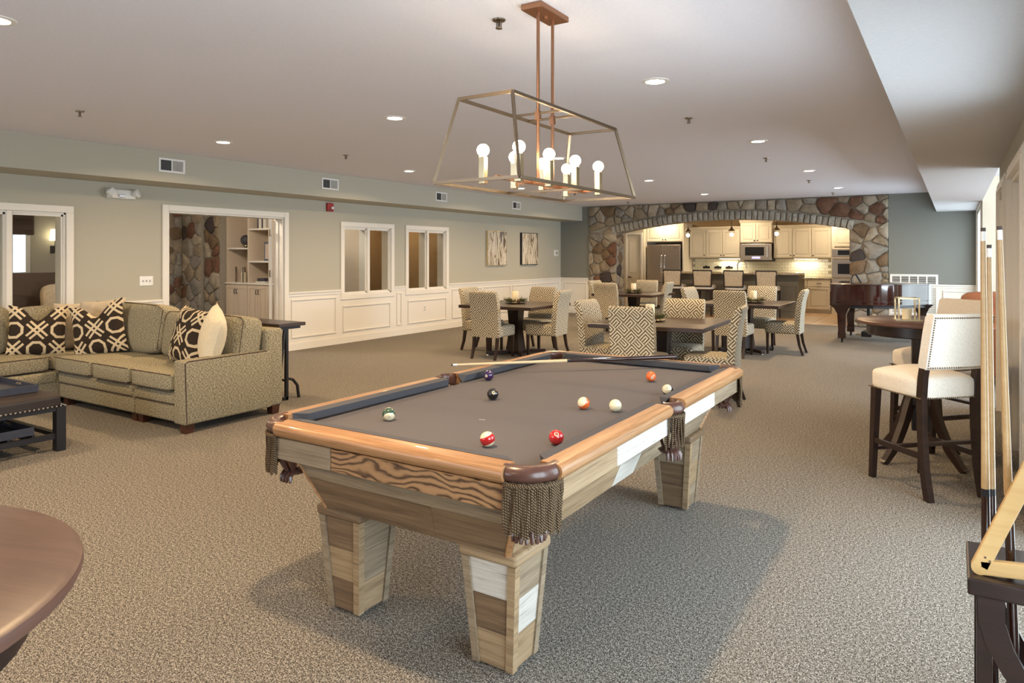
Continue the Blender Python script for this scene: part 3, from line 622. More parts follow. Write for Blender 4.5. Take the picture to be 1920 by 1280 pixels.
# stepped stone fireplace, beside shelves with cabinets below
b = MB(); b.box(-14.6, -13.08, 7.94, 8.99, 0, 2.595); b.box(-13.08, -12.44, 8.24, 8.99, 0, 2.595); b.box(-12.44, -11.96, 8.32, 8.99, 0, 2.595)
fp = tag(b.build('stone_fireplace', M['mortar']), 'tall stepped fieldstone fireplace inside the room through the doorway', 'fireplace')
R2 = random.Random(5)
fieldstone(fp, lambda u, v, d: (-13.08 + d, u, v), 7.92, 8.24, 0, 2.58, R2, 0.16, 0.3, h=0.03)
fieldstone(fp, lambda u, v, d: (u, 8.24 - d, v), -13.06, -12.44, 0, 2.58, R2, 0.2, 0.4, h=0.03)
fieldstone(fp, lambda u, v, d: (u, 8.32 - d, v), -12.42, -11.97, 0, 2.58, R2, 0.17, 0.36, h=0.045)
t = thing('built_in_bookcase', 'built-in taupe bookcase with cabinet doors in the room through the doorway', 'bookcase', (-11.05, 8.45, 0))
XA, XB, XM = -0.90, 0.38, -0.24
b = MB(); b.box(XA, XB, 0.0, 0.45, 0.06, 0.94); b.box(XA, XB, 0.44, 0.46, 0.94, 2.55)
for x in (XA, XM - 0.02, XB - 0.04): b.box(x, x + 0.04, 0.0, 0.45, 0.94, 2.55)
b.box(XA, XB, 0, 0.45, 2.5, 2.58); b.build('carcass', M['shelf'], t)
MB().box(XA - 0.01, XB + 0.01, -0.03, 0.45, 0.94, 0.97, 0.005).build('counter', M['trim'], t)
for x0, x1, zz in ((XA + 0.04, XM - 0.02, (1.62,)), (XM + 0.02, XB - 0.04, (1.37, 1.98))):
    for z in zz: MB().box(x0, x1, 0.0, 0.44, z - 0.015, z + 0.015).build('shelf_board', M['trim'], t)
def panel_door(b, x0, x1, y, z0, z1, fr=0.055):
    b.box(x0, x1, y - 0.012, y, z0, z1)
    for r in ((x0, x0 + fr, z0, z1), (x1 - fr, x1, z0, z1), (x0 + fr, x1 - fr, z1 - fr, z1), (x0 + fr, x1 - fr, z0, z0 + fr)): b.box(r[0], r[1], y - 0.024, y - 0.012, r[2], r[3], 0.003, 1)
    if x1 - x0 > 0.2: b.box(x0 + fr + 0.03, x1 - fr - 0.03, y - 0.02, y - 0.012, z0 + fr + 0.03, z1 - fr - 0.03, 0.006, 1)
    return b
for x0, x1, hx in ((XA + 0.02, -0.57, -0.60), (-0.565, XM - 0.01, -0.535), (XM + 0.01, 0.07, 0.04), (0.075, XB - 0.02, 0.105)):
    d = panel_door(MB(), x0, x1, 0.0, 0.1, 0.92).build('cabinet_door', M['shelf'], t)
    MB().tube([(hx, -0.024, 0.76), (hx, -0.05, 0.77), (hx, -0.05, 0.84), (hx, -0.024, 0.85)], 0.007, 6).build('door_pull', M['black'], d)
def on_shelf(x, z): return Vector((-11.05 + x, 8.62, z))
def box_thing(name, label, cat, p, sx, sy, sz, m, group=None, bev=0.004, rz=0):
    o = MB().box(-sx / 2, sx / 2, -sy / 2, sy / 2, 0, sz, bev).build(name, m); o.location = p; o.rotation_euler.z = rz; return tag(o, label, cat, group)
for k in range(6):
    box_thing('book', '%s upright book from the left on the top right bookcase shelf' % ('first', 'second', 'third', 'fourth', 'fifth', 'sixth')[k], 'book', on_shelf(-0.08 + k * 0.042, 1.995), 0.034, 0.16, 0.24 - 0.02 * (k % 3), M['bookdark'] if k % 3 == 0 else M['paper'], 'books on the top bookcase shelf')
t2 = thing('mirrored_ornament', 'round dark ornament on the left bookcase shelf', 'ornament', on_shelf(-0.54, 1.635))
MB().ball((0, 0, 0.15), 0.10, 16, 10).build('globe', M['bookdark'], t2, smooth=True); MB().lathe([(0.06, 0), (0.02, 0.03), (0.02, 0.06)], n=14).build('base', M['brass'], t2)
t2 = thing('framed_picture', 'picture frame leaning on the middle right bookcase shelf', 'picture', on_shelf(0.10, 1.385))
MB().box(-0.09, 0.09, 0, 0.02, 0, 0.36).build('frame', M['espresso'], t2); MB().box(-0.06, 0.06, -0.004, 0.0, 0.04, 0.32).build('print', M['maple'], t2)
t2 = thing('glass_candle_holder', 'square glass candle holder on the lower left bookcase shelf', 'candle holder', on_shelf(-0.60, 0.97))
b = MB()
for x in (-0.1, 0.1):
    for y in (-0.1, 0.1): b.box(x - 0.008, x + 0.008, y - 0.008, y + 0.008, 0, 0.3)
b.build('frame', M['bronze'], t2); MB().cyl((0, 0, 0), (0, 0, 0.19), 0.05, n=16).build('candle', M['wax'], t2, smooth=True)
for k, (dx, dz, sx) in enumerate(((0.0, 0.971, 0.28), (0.02, 1.0, 0.22), (0.01, 1.029, 0.2))):
    box_thing('book', ('white book lying lowest under the small pile in the bookcase', 'dark book second in the small pile in the bookcase', 'dark book topmost of the small pile in the bookcase')[k], 'book', on_shelf(dx, dz), sx, 0.17, 0.028, M['bookdark'] if k else M['paper'])
point('library_fill', (-9.7, 6.6, 2.45), 95, (1, 0.84, 0.66), 0.15); point('library_fill', (-12.0, 3.6, 2.3), 80, WARM, 0.15)  # fill lights added out of view to brighten the library, no fixtures
point('parlor_fill', (-9.5, 9.7, 2.45), 14, (1.0, 0.78, 0.52), 0.1); point('library_fill', (-9.5, 8.3, 2.45), 7, (1.0, 0.85, 0.68), 0.1); point('parlor_fill', (-11.2, 11.9, 2.3), 26, (1.0, 0.7, 0.4), 0.1)  # unseen fill added to brighten what shows through the inner windows

# ------------------------------------------------------------------ kitchen behind the stone arch
KX0, KX1, KY = -8.3, -1.35, 20.0
tf = structure(MB().box(LX, 0, FY + 0.41, 20.2, -0.1, -0.012).build('floor_kitchen', M['grout']))
structure(MB().box(AX0, AX1, FY + 0.0, FY + 0.42, -0.0, 0.004).build('threshold', M['floortile']))
proto = None
for i in range(14):
    for j in range(7):
        x, y = -7.96 + i * 0.46, FY + 0.64 + j * 0.46
        if x < -7.0 and j < 2: continue
        if proto is None:
            o = MB().box(-0.225, 0.225, -0.225, 0.225, -0.012, 0.0, 0.004, 1).build('tile', M['floortile'], tf); proto = o
        else: o = proto.copy(); C.objects.link(o)
        o.location = (x, y, 0)
structure(MB().box(LX, 0, FY + 0.41, 20.2, 2.62, 2.72).build('ceiling_kitchen', M['cream']))
wall_along_x('wall_kitchen', KY, KY + 0.15, LX, 0, 0, 2.62, M['tan'])  # tan puts the shade above the wall cabinets into the wall colour
wall_along_y('wall_kitchen_left', KX0 - 0.1, KX0, FY + 0.41, KY, 0, 2.62, M['cream']); wall_along_y('wall_kitchen_right', KX1, KX1 + 0.1, FY + 0.41, KY, 0, 2.62, M['cream'])
wall_along_x('wall_pantry', 19.1, 19.2, KX0, -7.62, 0, 2.62, M['cream'], [(-8.12, -7.70, 0, 2.10)])
d4 = structure(MB().box(-8.17, -8.12, 19.07, 19.1, 0, 2.15).box(-7.70, -7.65, 19.07, 19.1, 0, 2.15).box(-8.12, -7.70, 19.07, 19.1, 2.10, 2.15).build('door_4', M['trim']))
lf = MB().box(-8.11, -7.71, 19.11, 19.15, 0.01, 2.09).build('door_leaf', M['cab'], d4)
for z0, z1 in ((0.12, 0.85), (1.0, 1.95)):
    b = MB()
    for r in ((-8.04, -7.78, z0, z0 + 0.02), (-8.04, -7.78, z1 - 0.02, z1), (-8.04, -8.02, z0, z1), (-7.80, -7.78, z0, z1)): b.box(r[0], r[1], 19.10, 19.11, r[2], r[3])
    b.build('panel_molding', M['cab'], lf)
MB().cyl((-8.06, 19.11, 0.86), (-8.06, 19.05, 0.86), 0.02, n=10).bar((-8.06, 19.05, 0.86), (-7.95, 19.05, 0.86), 0.02, 0.015).build('lever_handle', M['black'], lf)
def cabinet(name, label, x0, x1, y0, y1, z0, z1, cols, m=None, crown=False, knob_low=True, drawers=0, single=None):
    m = m or M['cab']; t = thing(name, label, 'cabinet', ((x0 + x1) / 2, y0, z0)); L = t.location.copy()
    b = MB().box(x0, x1, y0, y1, z0 + (0.09 if drawers else 0), z1)
    if drawers: b.box(x0, x1, y0 + 0.07, y1, z0, z0 + 0.09)
    b.build('body', m, t, L)
    if crown: MB().prism([(0.0, 0), (-0.05, 0.07), (-0.05, 0.09), (0.0, 0.09)], lambda a, c: (x0 - 0.02, y0 + a, z1 + c), lambda a, c: (x1 + 0.02, y0 + a, z1 + c)).build('crown', m, t, L)
    zt = z1 - 0.02; zb = z0 + (0.11 if drawers else 0.02)
    wd = (x1 - x0) / cols
    for k in range(cols):
        a, c = x0 + wd * k + 0.008, x0 + wd * (k + 1) - 0.008; top = zt
        if drawers:
            top = zt - 0.19; d = MB().box(a, c, y0 - 0.022, y0, top + 0.015, zt, 0.006, 1).build('drawer', m, t, L)
            MB().tube([((a + c) / 2 - 0.05, y0 - 0.02, top + 0.1), ((a + c) / 2 - 0.05, y0 - 0.045, top + 0.1), ((a + c) / 2 + 0.05, y0 - 0.045, top + 0.1), ((a + c) / 2 + 0.05, y0 - 0.02, top + 0.1)], 0.008, 6).build('drawer_pull', M['black'], d, L)
        d = panel_door(MB(), a, c, y0, zb, top).build('cabinet_door', m, t, L)
        left_k = (k % 2 == 1) if single is None else single[k]
        kx = a + 0.035 if left_k else c - 0.035
        MB().ball((kx, y0 - 0.036, zb + 0.05 if knob_low else top - 0.05), 0.017, 10, 6).build('knob', M['black'], d, L, smooth=True)
    return t
cabinet('wall_cabinet', 'cream two-door cabinet above the steel refrigerator', -7.58, -6.505, 19.25, KY - 0.004, 1.88, 2.40, 2, single=[False, True])
cabinet('wall_cabinet', 'cream three-door wall cabinet between the refrigerator and the microwave', -6.44, -5.03, 19.67, KY - 0.004, 1.43, 2.21, 3, crown=True, single=[False, False, True])
cabinet('wall_cabinet', 'tall cream two-door cabinet right above the microwave', -4.99, -4.15, 19.58, KY - 0.004, 1.83, 2.38, 2, crown=True, single=[False, True])
cabinet('wall_cabinet', 'cream three-door wall cabinet between the microwave and the wall oven', -4.13, -2.70, 19.67, KY - 0.004, 1.42, 2.21, 3, crown=True, single=[False, True, True])
cabinet('base_cabinet', 'cream base cabinet with drawers beside the wall oven', -4.9, -2.68, 19.40, KY - 0.004, 0.0, 0.88, 4, drawers=1, knob_low=False)
cabinet('base_cabinet', 'cream base cabinet behind the island beside the refrigerator', -6.44, -4.95, 19.40, KY - 0.004, 0.0, 0.88, 3, drawers=1, knob_low=False)
o = MB().box(-6.46, -2.67, 19.36, KY, 0.88, 0.92, 0.01).build('counter_slab', M['granite']); tag(o, 'speckled granite counter along the kitchen back wall', 'countertop')
spl = structure(MB().box(-6.46, -2.66, KY - 0.012, KY, 0.92, 1.44).build('trim_6', M['grout'])); proto = None
for r in range(6):
    for k in range(25):
        x = -6.38 + k * 0.155 + (0.077 if r % 2 else 0); z = 0.965 + r * 0.078
        if x > -2.74: continue
        if proto is None: o = proto = MB().box(-0.075, 0.075, KY - 0.022, KY - 0.012, -0.0365, 0.0365, 0.003, 1).build('tile', M['tile'], spl)
        else: o = proto.copy(); C.objects.link(o)
        o.location = (x, 0, z)
for x, p in ((-5.35, 9), (-3.35, 9)):
    t = thing('under_cabinet_light', 'under-cabinet light washing the tiles %s' % ('left of the microwave' if x < -5 else 'right of the microwave'), 'light', (x, 19.85, 1.415))
    MB().box(-0.3, 0.3, -0.03, 0.03, -0.018, 0.0).build('housing', M['white'], t); MB().box(-0.28, 0.28, -0.02, 0.02, -0.022, -0.018).build('diffuser', M['lens'], t)
    area('under_cabinet_glow', (0, 0, -0.03), (-0.35, 0, 0), 0.55, 0.04, p, (1, 0.86, 0.6), parent=t)
for x, k in ((-6.05, 'leftmost'), (-5.72, 'middle'), (-5.40, 'rightmost')):
    t = thing('outlet_plate', '%s of the three dark outlet plates on the kitchen tiles' % k, 'outlet', (x, KY - 0.022, 1.15))
    MB().box(-0.10, 0.10, -0.012, 0, -0.03, 0.03, 0.004).build('plate', M['black'], t); MB().box(-0.03, 0.03, -0.03, -0.012, 0.0, 0.05, 0.004).build('switch', M['black'], t)
# refrigerator
t = thing('refrigerator', 'stainless french-door refrigerator behind the island', 'refrigerator', (-7.05, 19.2, 0))
MB().box(-0.50, 0.50, 0.04, 0.75, 0.02, 1.80).build('body', M['black'], t)
for s in (-1, 1):
    d = MB().box(min(0.003 * s, 0.5 * s), max(0.003 * s, 0.5 * s), -0.03, 0.04, 0.72, 1.80, 0.012).build('door', M['steel'], t)
    hx = 0.05 * s; MB().tube([(hx, -0.03, 0.88), (hx, -0.075, 0.92), (hx, -0.09, 1.15), (hx, -0.075, 1.46), (hx, -0.03, 1.5)], 0.013, 8).build('handle', M['chrome'], d, smooth=True)
d = MB().box(-0.5, 0.5, -0.03, 0.04, 0.06, 0.71, 0.012).build('freezer_drawer', M['steel'], t)
MB().tube([(-0.38, -0.03, 0.64), (-0.38, -0.08, 0.64), (0.38, -0.08, 0.64), (0.38, -0.03, 0.64)], 0.013, 8).build('handle', M['chrome'], d, smooth=True)
MB().box(0.30, 0.40, -0.034, -0.03, 1.70, 1.716).build('badge', M['bronze'], t)
for px, nm in ((-7.62, 'left'), (-6.50, 'right')):
    o = MB().box(px, px + 0.035, 19.2, KY - 0.005, 0, 2.4).build('cabinet_surround', M['cab']); tag(o, 'tall cream side board on the %s of the refrigerator' % nm, 'cabinet')
# microwave over the counter
t = thing('microwave', 'stainless over-range microwave with a blue display', 'microwave', (-4.57, 19.55, 1.33)); L = t.location
MB().box(-0.415, 0.415, 0.02, 0.43, 0, 0.48).build('body', M['black'], t)
MB().box(-0.415, 0.415, -0.02, 0.02, 0.03, 0.48, 0.012).build('door', M['steel'], t); MB().box(-0.28, 0.22, -0.026, -0.02, 0.16, 0.39, 0.004).build('door_window', M['darkglass'], t)
MB().box(-0.10, 0.12, -0.026, -0.02, 0.075, 0.13).build('display', M['blue'], t); MB().tube([(0.31, -0.02, 0.1), (0.31, -0.06, 0.12), (0.31, -0.06, 0.4), (0.31, -0.02, 0.42)], 0.011, 8).build('handle', M['chrome'], t, smooth=True)
MB().box(-0.08, 0.06, -0.023, -0.02, 0.425, 0.445).build('badge', M['steel'], t)
# wall oven tower
t = thing('wall_oven', 'stainless wall oven in the tower beside the stone pillar', 'oven', (-2.15, 19.4, 0))
MB().box(-0.51, 0.5, 0, 0.6, 0.0, 2.40).build('tower', M['cab'], t)
d = panel_door(MB(), -0.44, 0.40, 0.0, 1.72, 2.2).build('cabinet_door', M['cab'], t); MB().ball((-0.02, -0.035, 1.77), 0.017, 10, 6).build('knob', M['black'], d, smooth=True)
MB().box(-0.50, 0.40, -0.02, 0, 1.46, 1.66, 0.006).build('control_panel', M['steel'], t); MB().box(-0.36, 0.2, -0.024, -0.02, 1.50, 1.62).build('display', M['darkglass'], t)
d = MB().box(-0.50, 0.40, -0.03, 0, 0.93, 1.44, 0.008).build('oven_door', M['steel'], t); MB().box(-0.36, 0.2, -0.034, -0.03, 1.02, 1.28).build('door_window', M['darkglass'], d)
MB().tube([(-0.44, -0.03, 1.40), (-0.44, -0.07, 1.40), (0.34, -0.07, 1.40), (0.34, -0.03, 1.40)], 0.012, 8).build('handle', M['chrome'], d, smooth=True)
MB().box(-0.50, 0.40, -0.03, 0, 0.50, 0.90, 0.008).build('warming_drawer', M['steel'], t)
# island
t = thing('kitchen_island', 'grey kitchen island with raised granite bar behind four stools', 'kitchen island', (-4.72, 17.9, 0)); L = t.location
MB().box(-6.35, -3.14, 17.62, 18.45, 0.0, 1.03).build('body', M['island'], t, L)
for k in range(5):
    x0 = -6.3 + k * 0.635; b = MB()
    for r in ((x0 + 0.05, x0 + 0.58, 0.15, 0.18), (x0 + 0.05, x0 + 0.58, 0.75, 0.78), (x0 + 0.05, x0 + 0.08, 0.18, 0.75), (x0 + 0.55, x0 + 0.58, 0.18, 0.75)): b.box(r[0], r[1], 17.60, 17.62, r[2], r[3], 0.005, 1)
    b.build('panel_molding', M['island'], t, L)
MB().box(-6.45, -3.08, 17.30, 18.05, 1.03, 1.075, 0.008).build('bar_top', M['granite'], t, L)
MB().box(-6.45, -3.08, 18.05, 18.55, 0.90, 0.94, 0.008).build('lower_counter', M['granite'], t, L)
t = thing('kitchen_faucet', 'tall gooseneck faucet rising behind the island bar', 'faucet', (-4.75, 18.35, 0.94))
MB().tube([(0, 0, 0)] + [(0, 0, 0.15)] + [(0.11 - 0.11 * math.cos(a), 0, 0.30 + 0.11 * math.sin(a)) for a in [PI * k / 8 for k in range(9)]] + [(0.22, 0, 0.22)], 0.014, 8).build('spout', M['steel'], t, smooth=True)
MB().lathe([(0.03, 0), (0.03, 0.02), (0.02, 0.05)], n=14).build('base', M['steel'], t)
# pendants over the island
for k, (x, wd) in enumerate(((-5.91, 'left'), (-4.78, 'middle'), (-3.69, 'right'))):
    t = thing('glass_pendant_lamp', '%s of the three clear glass pendants over the kitchen island' % wd, 'pendant lamp', (x, 17.9, 2.62), group=None)
    MB().lathe([(0.06, -0.02), (0.06, 0)], n=16).build('canopy', M['bronze'], t); MB().cyl((0, 0, -0.02), (0, 0, -0.40), 0.007, n=6).build('cord', M['black'], t)
    MB().lathe([(0.02, -0.40), (0.03, -0.44), (0.085, -0.50), (0.085, -0.51), (0.02, -0.50)], n=18).build('cap', M['bronze'], t, smooth=True)
    MB().lathe([(0.075, -0.50), (0.12, -0.56), (0.145, -0.63), (0.125, -0.70), (0.06, -0.75), (0.02, -0.76)], n=20, cap=False).build('globe', M['clear'], t, smooth=True)
    MB().ball((0, 0, -0.60), 0.045, 14, 10).build('bulb', M['bulb'], t, smooth=True)
    point('pendant_glow', (0, 0, -0.60), 16, WARM, 0.045, t)
for x in (-7.0, -4.8, -2.6): area('kitchen_downlight', (x, 18.9, 2.60), (0, 0, 0), 0.16, 0.16, 25, (1.0, 0.78, 0.52), 'DISK')

# ------------------------------------------------------------------ pool table
PC = Vector((-1.75, 3.087, 0)); pt = thing('pool_table', 'rustic wooden pool table of mixed boards with grey cloth and leather pockets', 'pool table', PC)
CLZ = 0.768
def arc(cx, cy, r, a0, a1, n): return [(cx + r * math.cos(math.radians(a0 + (a1 - a0) * i / n)), cy + r * math.sin(math.radians(a0 + (a1 - a0) * i / n))) for i in range(n + 1)]
out = []
for sx, sy, c in ((1, 1, 0), (-1, 1, 90), (-1, -1, 180), (1, -1, 270)):   # counter-clockwise outline with pocket notches
    a_, b_ = (-70.5, -199.5) if c in (0, 180) else (-70.5, -199.5)
    out += arc(0.575 * sx, 1.135 * sy, 0.075, c + a_, c + b_, 10)
    if c == 90: out += arc(-0.625, 0, 0.055, 65, -65, 8)
    if c == 270: out = arc(0.625, 0, 0.055, 245, 115, 8) + out
b = MB(); b.prism(out, lambda x, y: (x, y, CLZ - 0.03), lambda x, y: (x, y, CLZ)); b.build('bed_cloth', M['cloth'], pt)
MB().box(-0.41, 0.41, -1.03, 1.03, 0.47, 0.738).build('inner_frame', M['barn_brown'], pt)
for (u, v) in ((900, 786), (904, 786.5), (908, 787)):
    p = atZ(u, v, CLZ) - PC
    MB().cyl((p.x, p.y, CLZ), (p.x, p.y, CLZ + 0.0004), 0.003, n=8).build('spot', M['white'], pt)
def cushion(sx=None, sy=None, half=None):
    if sx:   # long rail piece; half = +-1
        y0, y1, n0, n1 = 0.062, 1.105, 0.082, 1.052
        P = lambda x, y, z: (sx * x, half * y, z)
        b = MB().hexa([P(0.585, y0, CLZ + 0.001), P(0.574, n0, CLZ + 0.010), P(0.574, n1, CLZ + 0.010), P(0.615, y1, CLZ + 0.001),
                       P(0.615, y0, 0.8155), P(0.566, n0, 0.811), P(0.566, n1, 0.811), P(0.615, y1, 0.8155)])
    else:
        P = lambda x, y, z: (x, sy * y, z)
        b = MB().hexa([P(-0.54, 1.155, CLZ + 0.001), P(-0.488, 1.138, CLZ + 0.010), P(0.488, 1.138, CLZ + 0.010), P(0.54, 1.155, CLZ + 0.001),
                       P(-0.54, 1.178, 0.8155), P(-0.488, 1.130, 0.811), P(0.488, 1.130, 0.811), P(0.54, 1.178, 0.8155)])
    return b.build('cushion', M['cushion'], pt)
RAILP = [(0.612, 0.752), (0.612, 0.814), (0.672, 0.813), (0.684, 0.808), (0.692, 0.798), (0.693, 0.784), (0.688, 0.770), (0.676, 0.758), (0.662, 0.752)]
for sx in (-1, 1):
    for h in (-1, 1):
        cushion(sx=sx, half=h)
        MB().prism(RAILP, lambda a, z: (sx * a, h * 0.085, z), lambda a, z: (sx * a, h * 1.125, z)).build('rail', M['oak'], pt, smooth=True, swap=True)
for sy in (-1, 1):
    cushion(sy=sy)
    MB().prism(RAILP, lambda a, z: (-0.545, sy * (a + 0.563), z), lambda a, z: (0.545, sy * (a + 0.563), z)).build('rail', M['oak'], pt, smooth=True)
# upper boards
def board(x0, x1, y0, y1, z0, z1, m): MB().box(x0, x1, y0, y1, z0, z1, 0.003, 1).build('plank', M[m], pt)
board(-0.56, -0.245, -1.232, -1.20, 0.665, 0.751, 'barn_grey'); board(-0.243, 0.55, -1.232, -1.20, 0.665, 0.751, 'zebra')
board(-0.56, 0.1, 1.20, 1.232, 0.665, 0.751, 'barn_tan'); board(0.102, 0.56, 1.20, 1.232, 0.665, 0.751, 'barn_grey')
for y0, y1, m in ((-1.13, -0.62, 'barn_tan'), (-0.618, 0.0, 'barn_white'), (0.002, 0.66, 'barn_white'), (0.662, 1.13, 'barn_grey')): board(0.625, 0.66, y0, y1, 0.672, 0.751, m)
for y0, y1, m in ((-1.13, -0.3, 'barn_brown'), (-0.298, 0.5, 'barn_grey'), (0.502, 1.13, 'zebra')): board(-0.66, -0.625, y0, y1, 0.672, 0.751, m)
# sloping lower boards
ZT, ZB, WT, WB, LT, LB, BX0 = 0.672, 0.445, 0.545, 0.448, 1.165, 1.075, 0.004
def slope(t): return ZT + (ZB - ZT) * t, WT + (WB - WT) * t, LT + (LB - LT) * t
def slanted(side, s, a0, a1, t0, t1, m):          # side 'x' or 'y'; a0..a1 fraction of the run (-1..1)
    (z0, w0, l0), (z1, w1, l1) = slope(t0), slope(t1); k = 0.03
    if side == 'y': f = lambda a, w, l, z, i: (a * w + BX0, s * (l - i), z)
    else: f = lambda a, w, l, z, i: (s * (w - i) + BX0, a * l, z)
    MB().hexa([f(a0, w1, l1, z1, 0), f(a1, w1, l1, z1, 0), f(a1, w1, l1, z1, k), f(a0, w1, l1, z1, k), f(a0, w0, l0, z0, 0), f(a1, w0, l0, z0, 0), f(a1, w0, l0, z0, k), f(a0, w0, l0, z0, k)]).build('plank', M[m], pt)
slanted('y', -1, -0.97, 0.97, 0.0, 0.42, 'barn_grey'); slanted('y', -1, -0.97, 0.30, 0.425, 1.0, 'barn_brown'); slanted('y', -1, 0.303, 0.97, 0.425, 1.0, 'barn_brown')
slanted('y', 1, -0.97, 0.97, 0.0, 0.5, 'barn_tan'); slanted('y', 1, -0.97, 0.97, 0.505, 1.0, 'barn_brown')
slanted('x', 1, -0.97, -0.20, 0.0, 1.0, 'barn_tan'); slanted('x', 1, -0.197, 0.03, 0.0, 1.0, 'barn_white'); slanted('x', 1, 0.033, 0.97, 0.0, 1.0, 'barn_grey')
slanted('x', -1, -0.97, 0.1, 0.0, 1.0, 'barn_brown'); slanted('x', -1, 0.103, 0.97, 0.0, 1.0, 'barn_tan')
for sx in (-1, 1):
    for sy in (-1, 1):
        MB().bar((sx * WT * 0.985 + BX0, sy * LT * 0.99, ZT), (sx * WB * 0.985 + BX0, sy * LB * 0.99, ZB), 0.024, 0.024, 0.005).build('corner_post', M['oak'], pt)
# legs with caps, corner stiles and cross planks
legm = ('barn_brown', 'barn_tan', 'barn_grey', 'barn_white'); RL = random.Random(11)
SPEC = {(1, -1): {('y', -1): ('barn_tan', 'barn_brown', 'barn_white'), ('x', 1): ('barn_tan', 'barn_white', 'barn_grey')},
        (-1, -1): {('y', -1): ('barn_brown', 'barn_tan', 'barn_brown'), ('x', 1): ('barn_tan', 'barn_grey', 'barn_grey')},
        (1, 1): {('y', -1): ('barn_brown', 'barn_brown', 'barn_grey'), ('x', 1): ('barn_grey', 'barn_tan', 'barn_grey')}}
for sx in (-1, 1):
    for sy in (-1, 1):
        cx, cy = sx * 0.371 - 0.014, sy * 0.941; zt, zb, ht, hb = 0.402, 0.014, 0.108, 0.080
        lg = MB().box(cx - 0.125, cx + 0.125, cy - 0.125, cy + 0.125, zt, 0.445, 0.014, 3).build('leg', M['barn_tan'] if (sx, sy) == (1, -1) else M['barn_brown'], pt, smooth=True)
        MB().taper((cx, cy, zb), (cx, cy, zt), 2 * hb - 0.012, 2 * ht - 0.012).build('leg_core', M['barn_brown'], lg)
        MB().cyl((cx, cy, 0), (cx, cy, zb), 0.045, n=12).build('foot', M['black'], lg)
        def wz(z): return hb + (ht - hb) * (z - zb) / (zt - zb)
        for side in ('x', 'y'):
            for s in (-1, 1):
                ms = SPEC.get((sx, sy), {}).get((side, s)) or [RL.choice(legm) for _ in range(3)]
                for k in range(3):
                    z0, z1 = zb + (zt - zb) * k / 3 + 0.0008, zb + (zt - zb) * (k + 1) / 3 - 0.0008; o0, o1 = wz(z0), wz(z1)
                    if side == 'y': f = lambda a, o, z: (cx + a * o * 0.86, cy + s * o * 1.0, z); g = lambda a, o, z: (cx + a * o * 0.86, cy + s * (o - 0.012), z)
                    else: f = lambda a, o, z: (cx + s * o * 1.0, cy + a * o * 0.86, z); g = lambda a, o, z: (cx + s * (o - 0.012), cy + a * o * 0.86, z)
                    MB().hexa([f(-1, o0, z0), f(1, o0, z0), g(1, o0, z0), g(-1, o0, z0), f(-1, o1, z1), f(1, o1, z1), g(1, o1, z1), g(-1, o1, z1)]).build('plank', M[ms[k]], lg)
        for qx in (-1, 1):
            for qy in (-1, 1):
                x0, x1 = cx + qx * (hb - 0.008), cx + qx * (ht - 0.008); y0, y1 = cy + qy * (hb - 0.008), cy + qy * (ht - 0.008)
                MB().taper((x0, y0, zb), (x1, y1, zt), 0.030, 0.032).build('stile', M['barn_tan' if qx * qy < 0 else 'barn_grey'], lg, kind=None)
# leather pockets with fringe and carved straps
def pocket(cx, cy, ri, ro, a0, a1, corner, mid):
    n = 22; P = MB(); prof = [(ri, 0.795), (ri + 0.006, 0.808), (ro - 0.03, 0.817), (ro - 0.012, 0.812), (ro, 0.797), (ro + 0.002, 0.782), (ro - 0.006, 0.768), (ro - 0.02, 0.760), (ri + 0.01, 0.760)]
    rings = []
    for i in range(n + 1):
        a = math.radians(a0 + (a1 - a0) * i / n); rings.append([(cx + r * math.cos(a), cy + r * math.sin(a), z) for r, z in prof])
    po = P.rings(rings).build('pocket', M['oxblood'], pt, smooth=True)
    fr = MB(); rr = random.Random(int(cx * 100) + int(cy * 10)); q0, q1 = a0 + (8 if corner else 10), a1 - (8 if corner else 10); k = 34 if corner else 13; L0 = 0.165 if corner else 0.155
    for i in range(k):
        a = math.radians(q0 + (q1 - q0) * i / (k - 1)); r = ro - 0.004; L = L0 * rr.uniform(0.92, 1.06); pts = []
        for j in range(5):
            t = j / 4; pts.append((cx + (r + 0.004 * math.sin(3 * t + i)) * math.cos(a) + rr.uniform(-.002, .002), cy + (r + 0.004 * math.sin(3 * t + i)) * math.sin(a) + rr.uniform(-.002, .002), 0.766 - L * t))
        fr.tube(pts, 0.0042 if corner else 0.0046, 5)
    fr.tube([(cx + (ro - 0.001) * math.cos(math.radians(q0 + (q1 - q0) * i / 20)), cy + (ro - 0.001) * math.sin(math.radians(q0 + (q1 - q0) * i / 20)), 0.757) for i in range(21)], 0.007, 6)
    fr.build('fringe', M['fringe'], po, kind='stuff')
    # open leather net: curved straps ending in small fingers
    am = math.radians(mid); bx, by = cx + 0.012 * math.cos(am), cy + 0.012 * math.sin(am); nb = MB()
    for i in range(7):
        a = am + math.radians(-120 + 40 * i)
        pts = [(bx + r * math.cos(a), by + r * math.sin(a), z) for r, z in ((ri * 0.98, 0.765), (ri * 1.05, 0.70), (ri * 0.9, 0.645), (ri * 0.55, 0.60), (ri * 0.3, 0.585))]
        nb.tube(pts, [0.012, 0.014, 0.014, 0.012, 0.01], 6, sq=(0.35, 1.0))
    nb.lathe([(0.0 + 0.005, 0.578), (0.036, 0.580), (0.046, 0.592), (0.03, 0.602)], (bx, by, 0), 16)
    for i in range(9):
        a = am + math.radians(-72 + 18 * i)
        nb.tube([(bx + r * math.cos(a), by + r * math.sin(a), z) for r, z in ((0.026, 0.594), (0.046, 0.586), (0.056, 0.572), (0.058, 0.553))], [0.009, 0.010, 0.0085, 0.006], 6)
    nb.build('pocket_net', M['oxblood'], po, smooth=True)
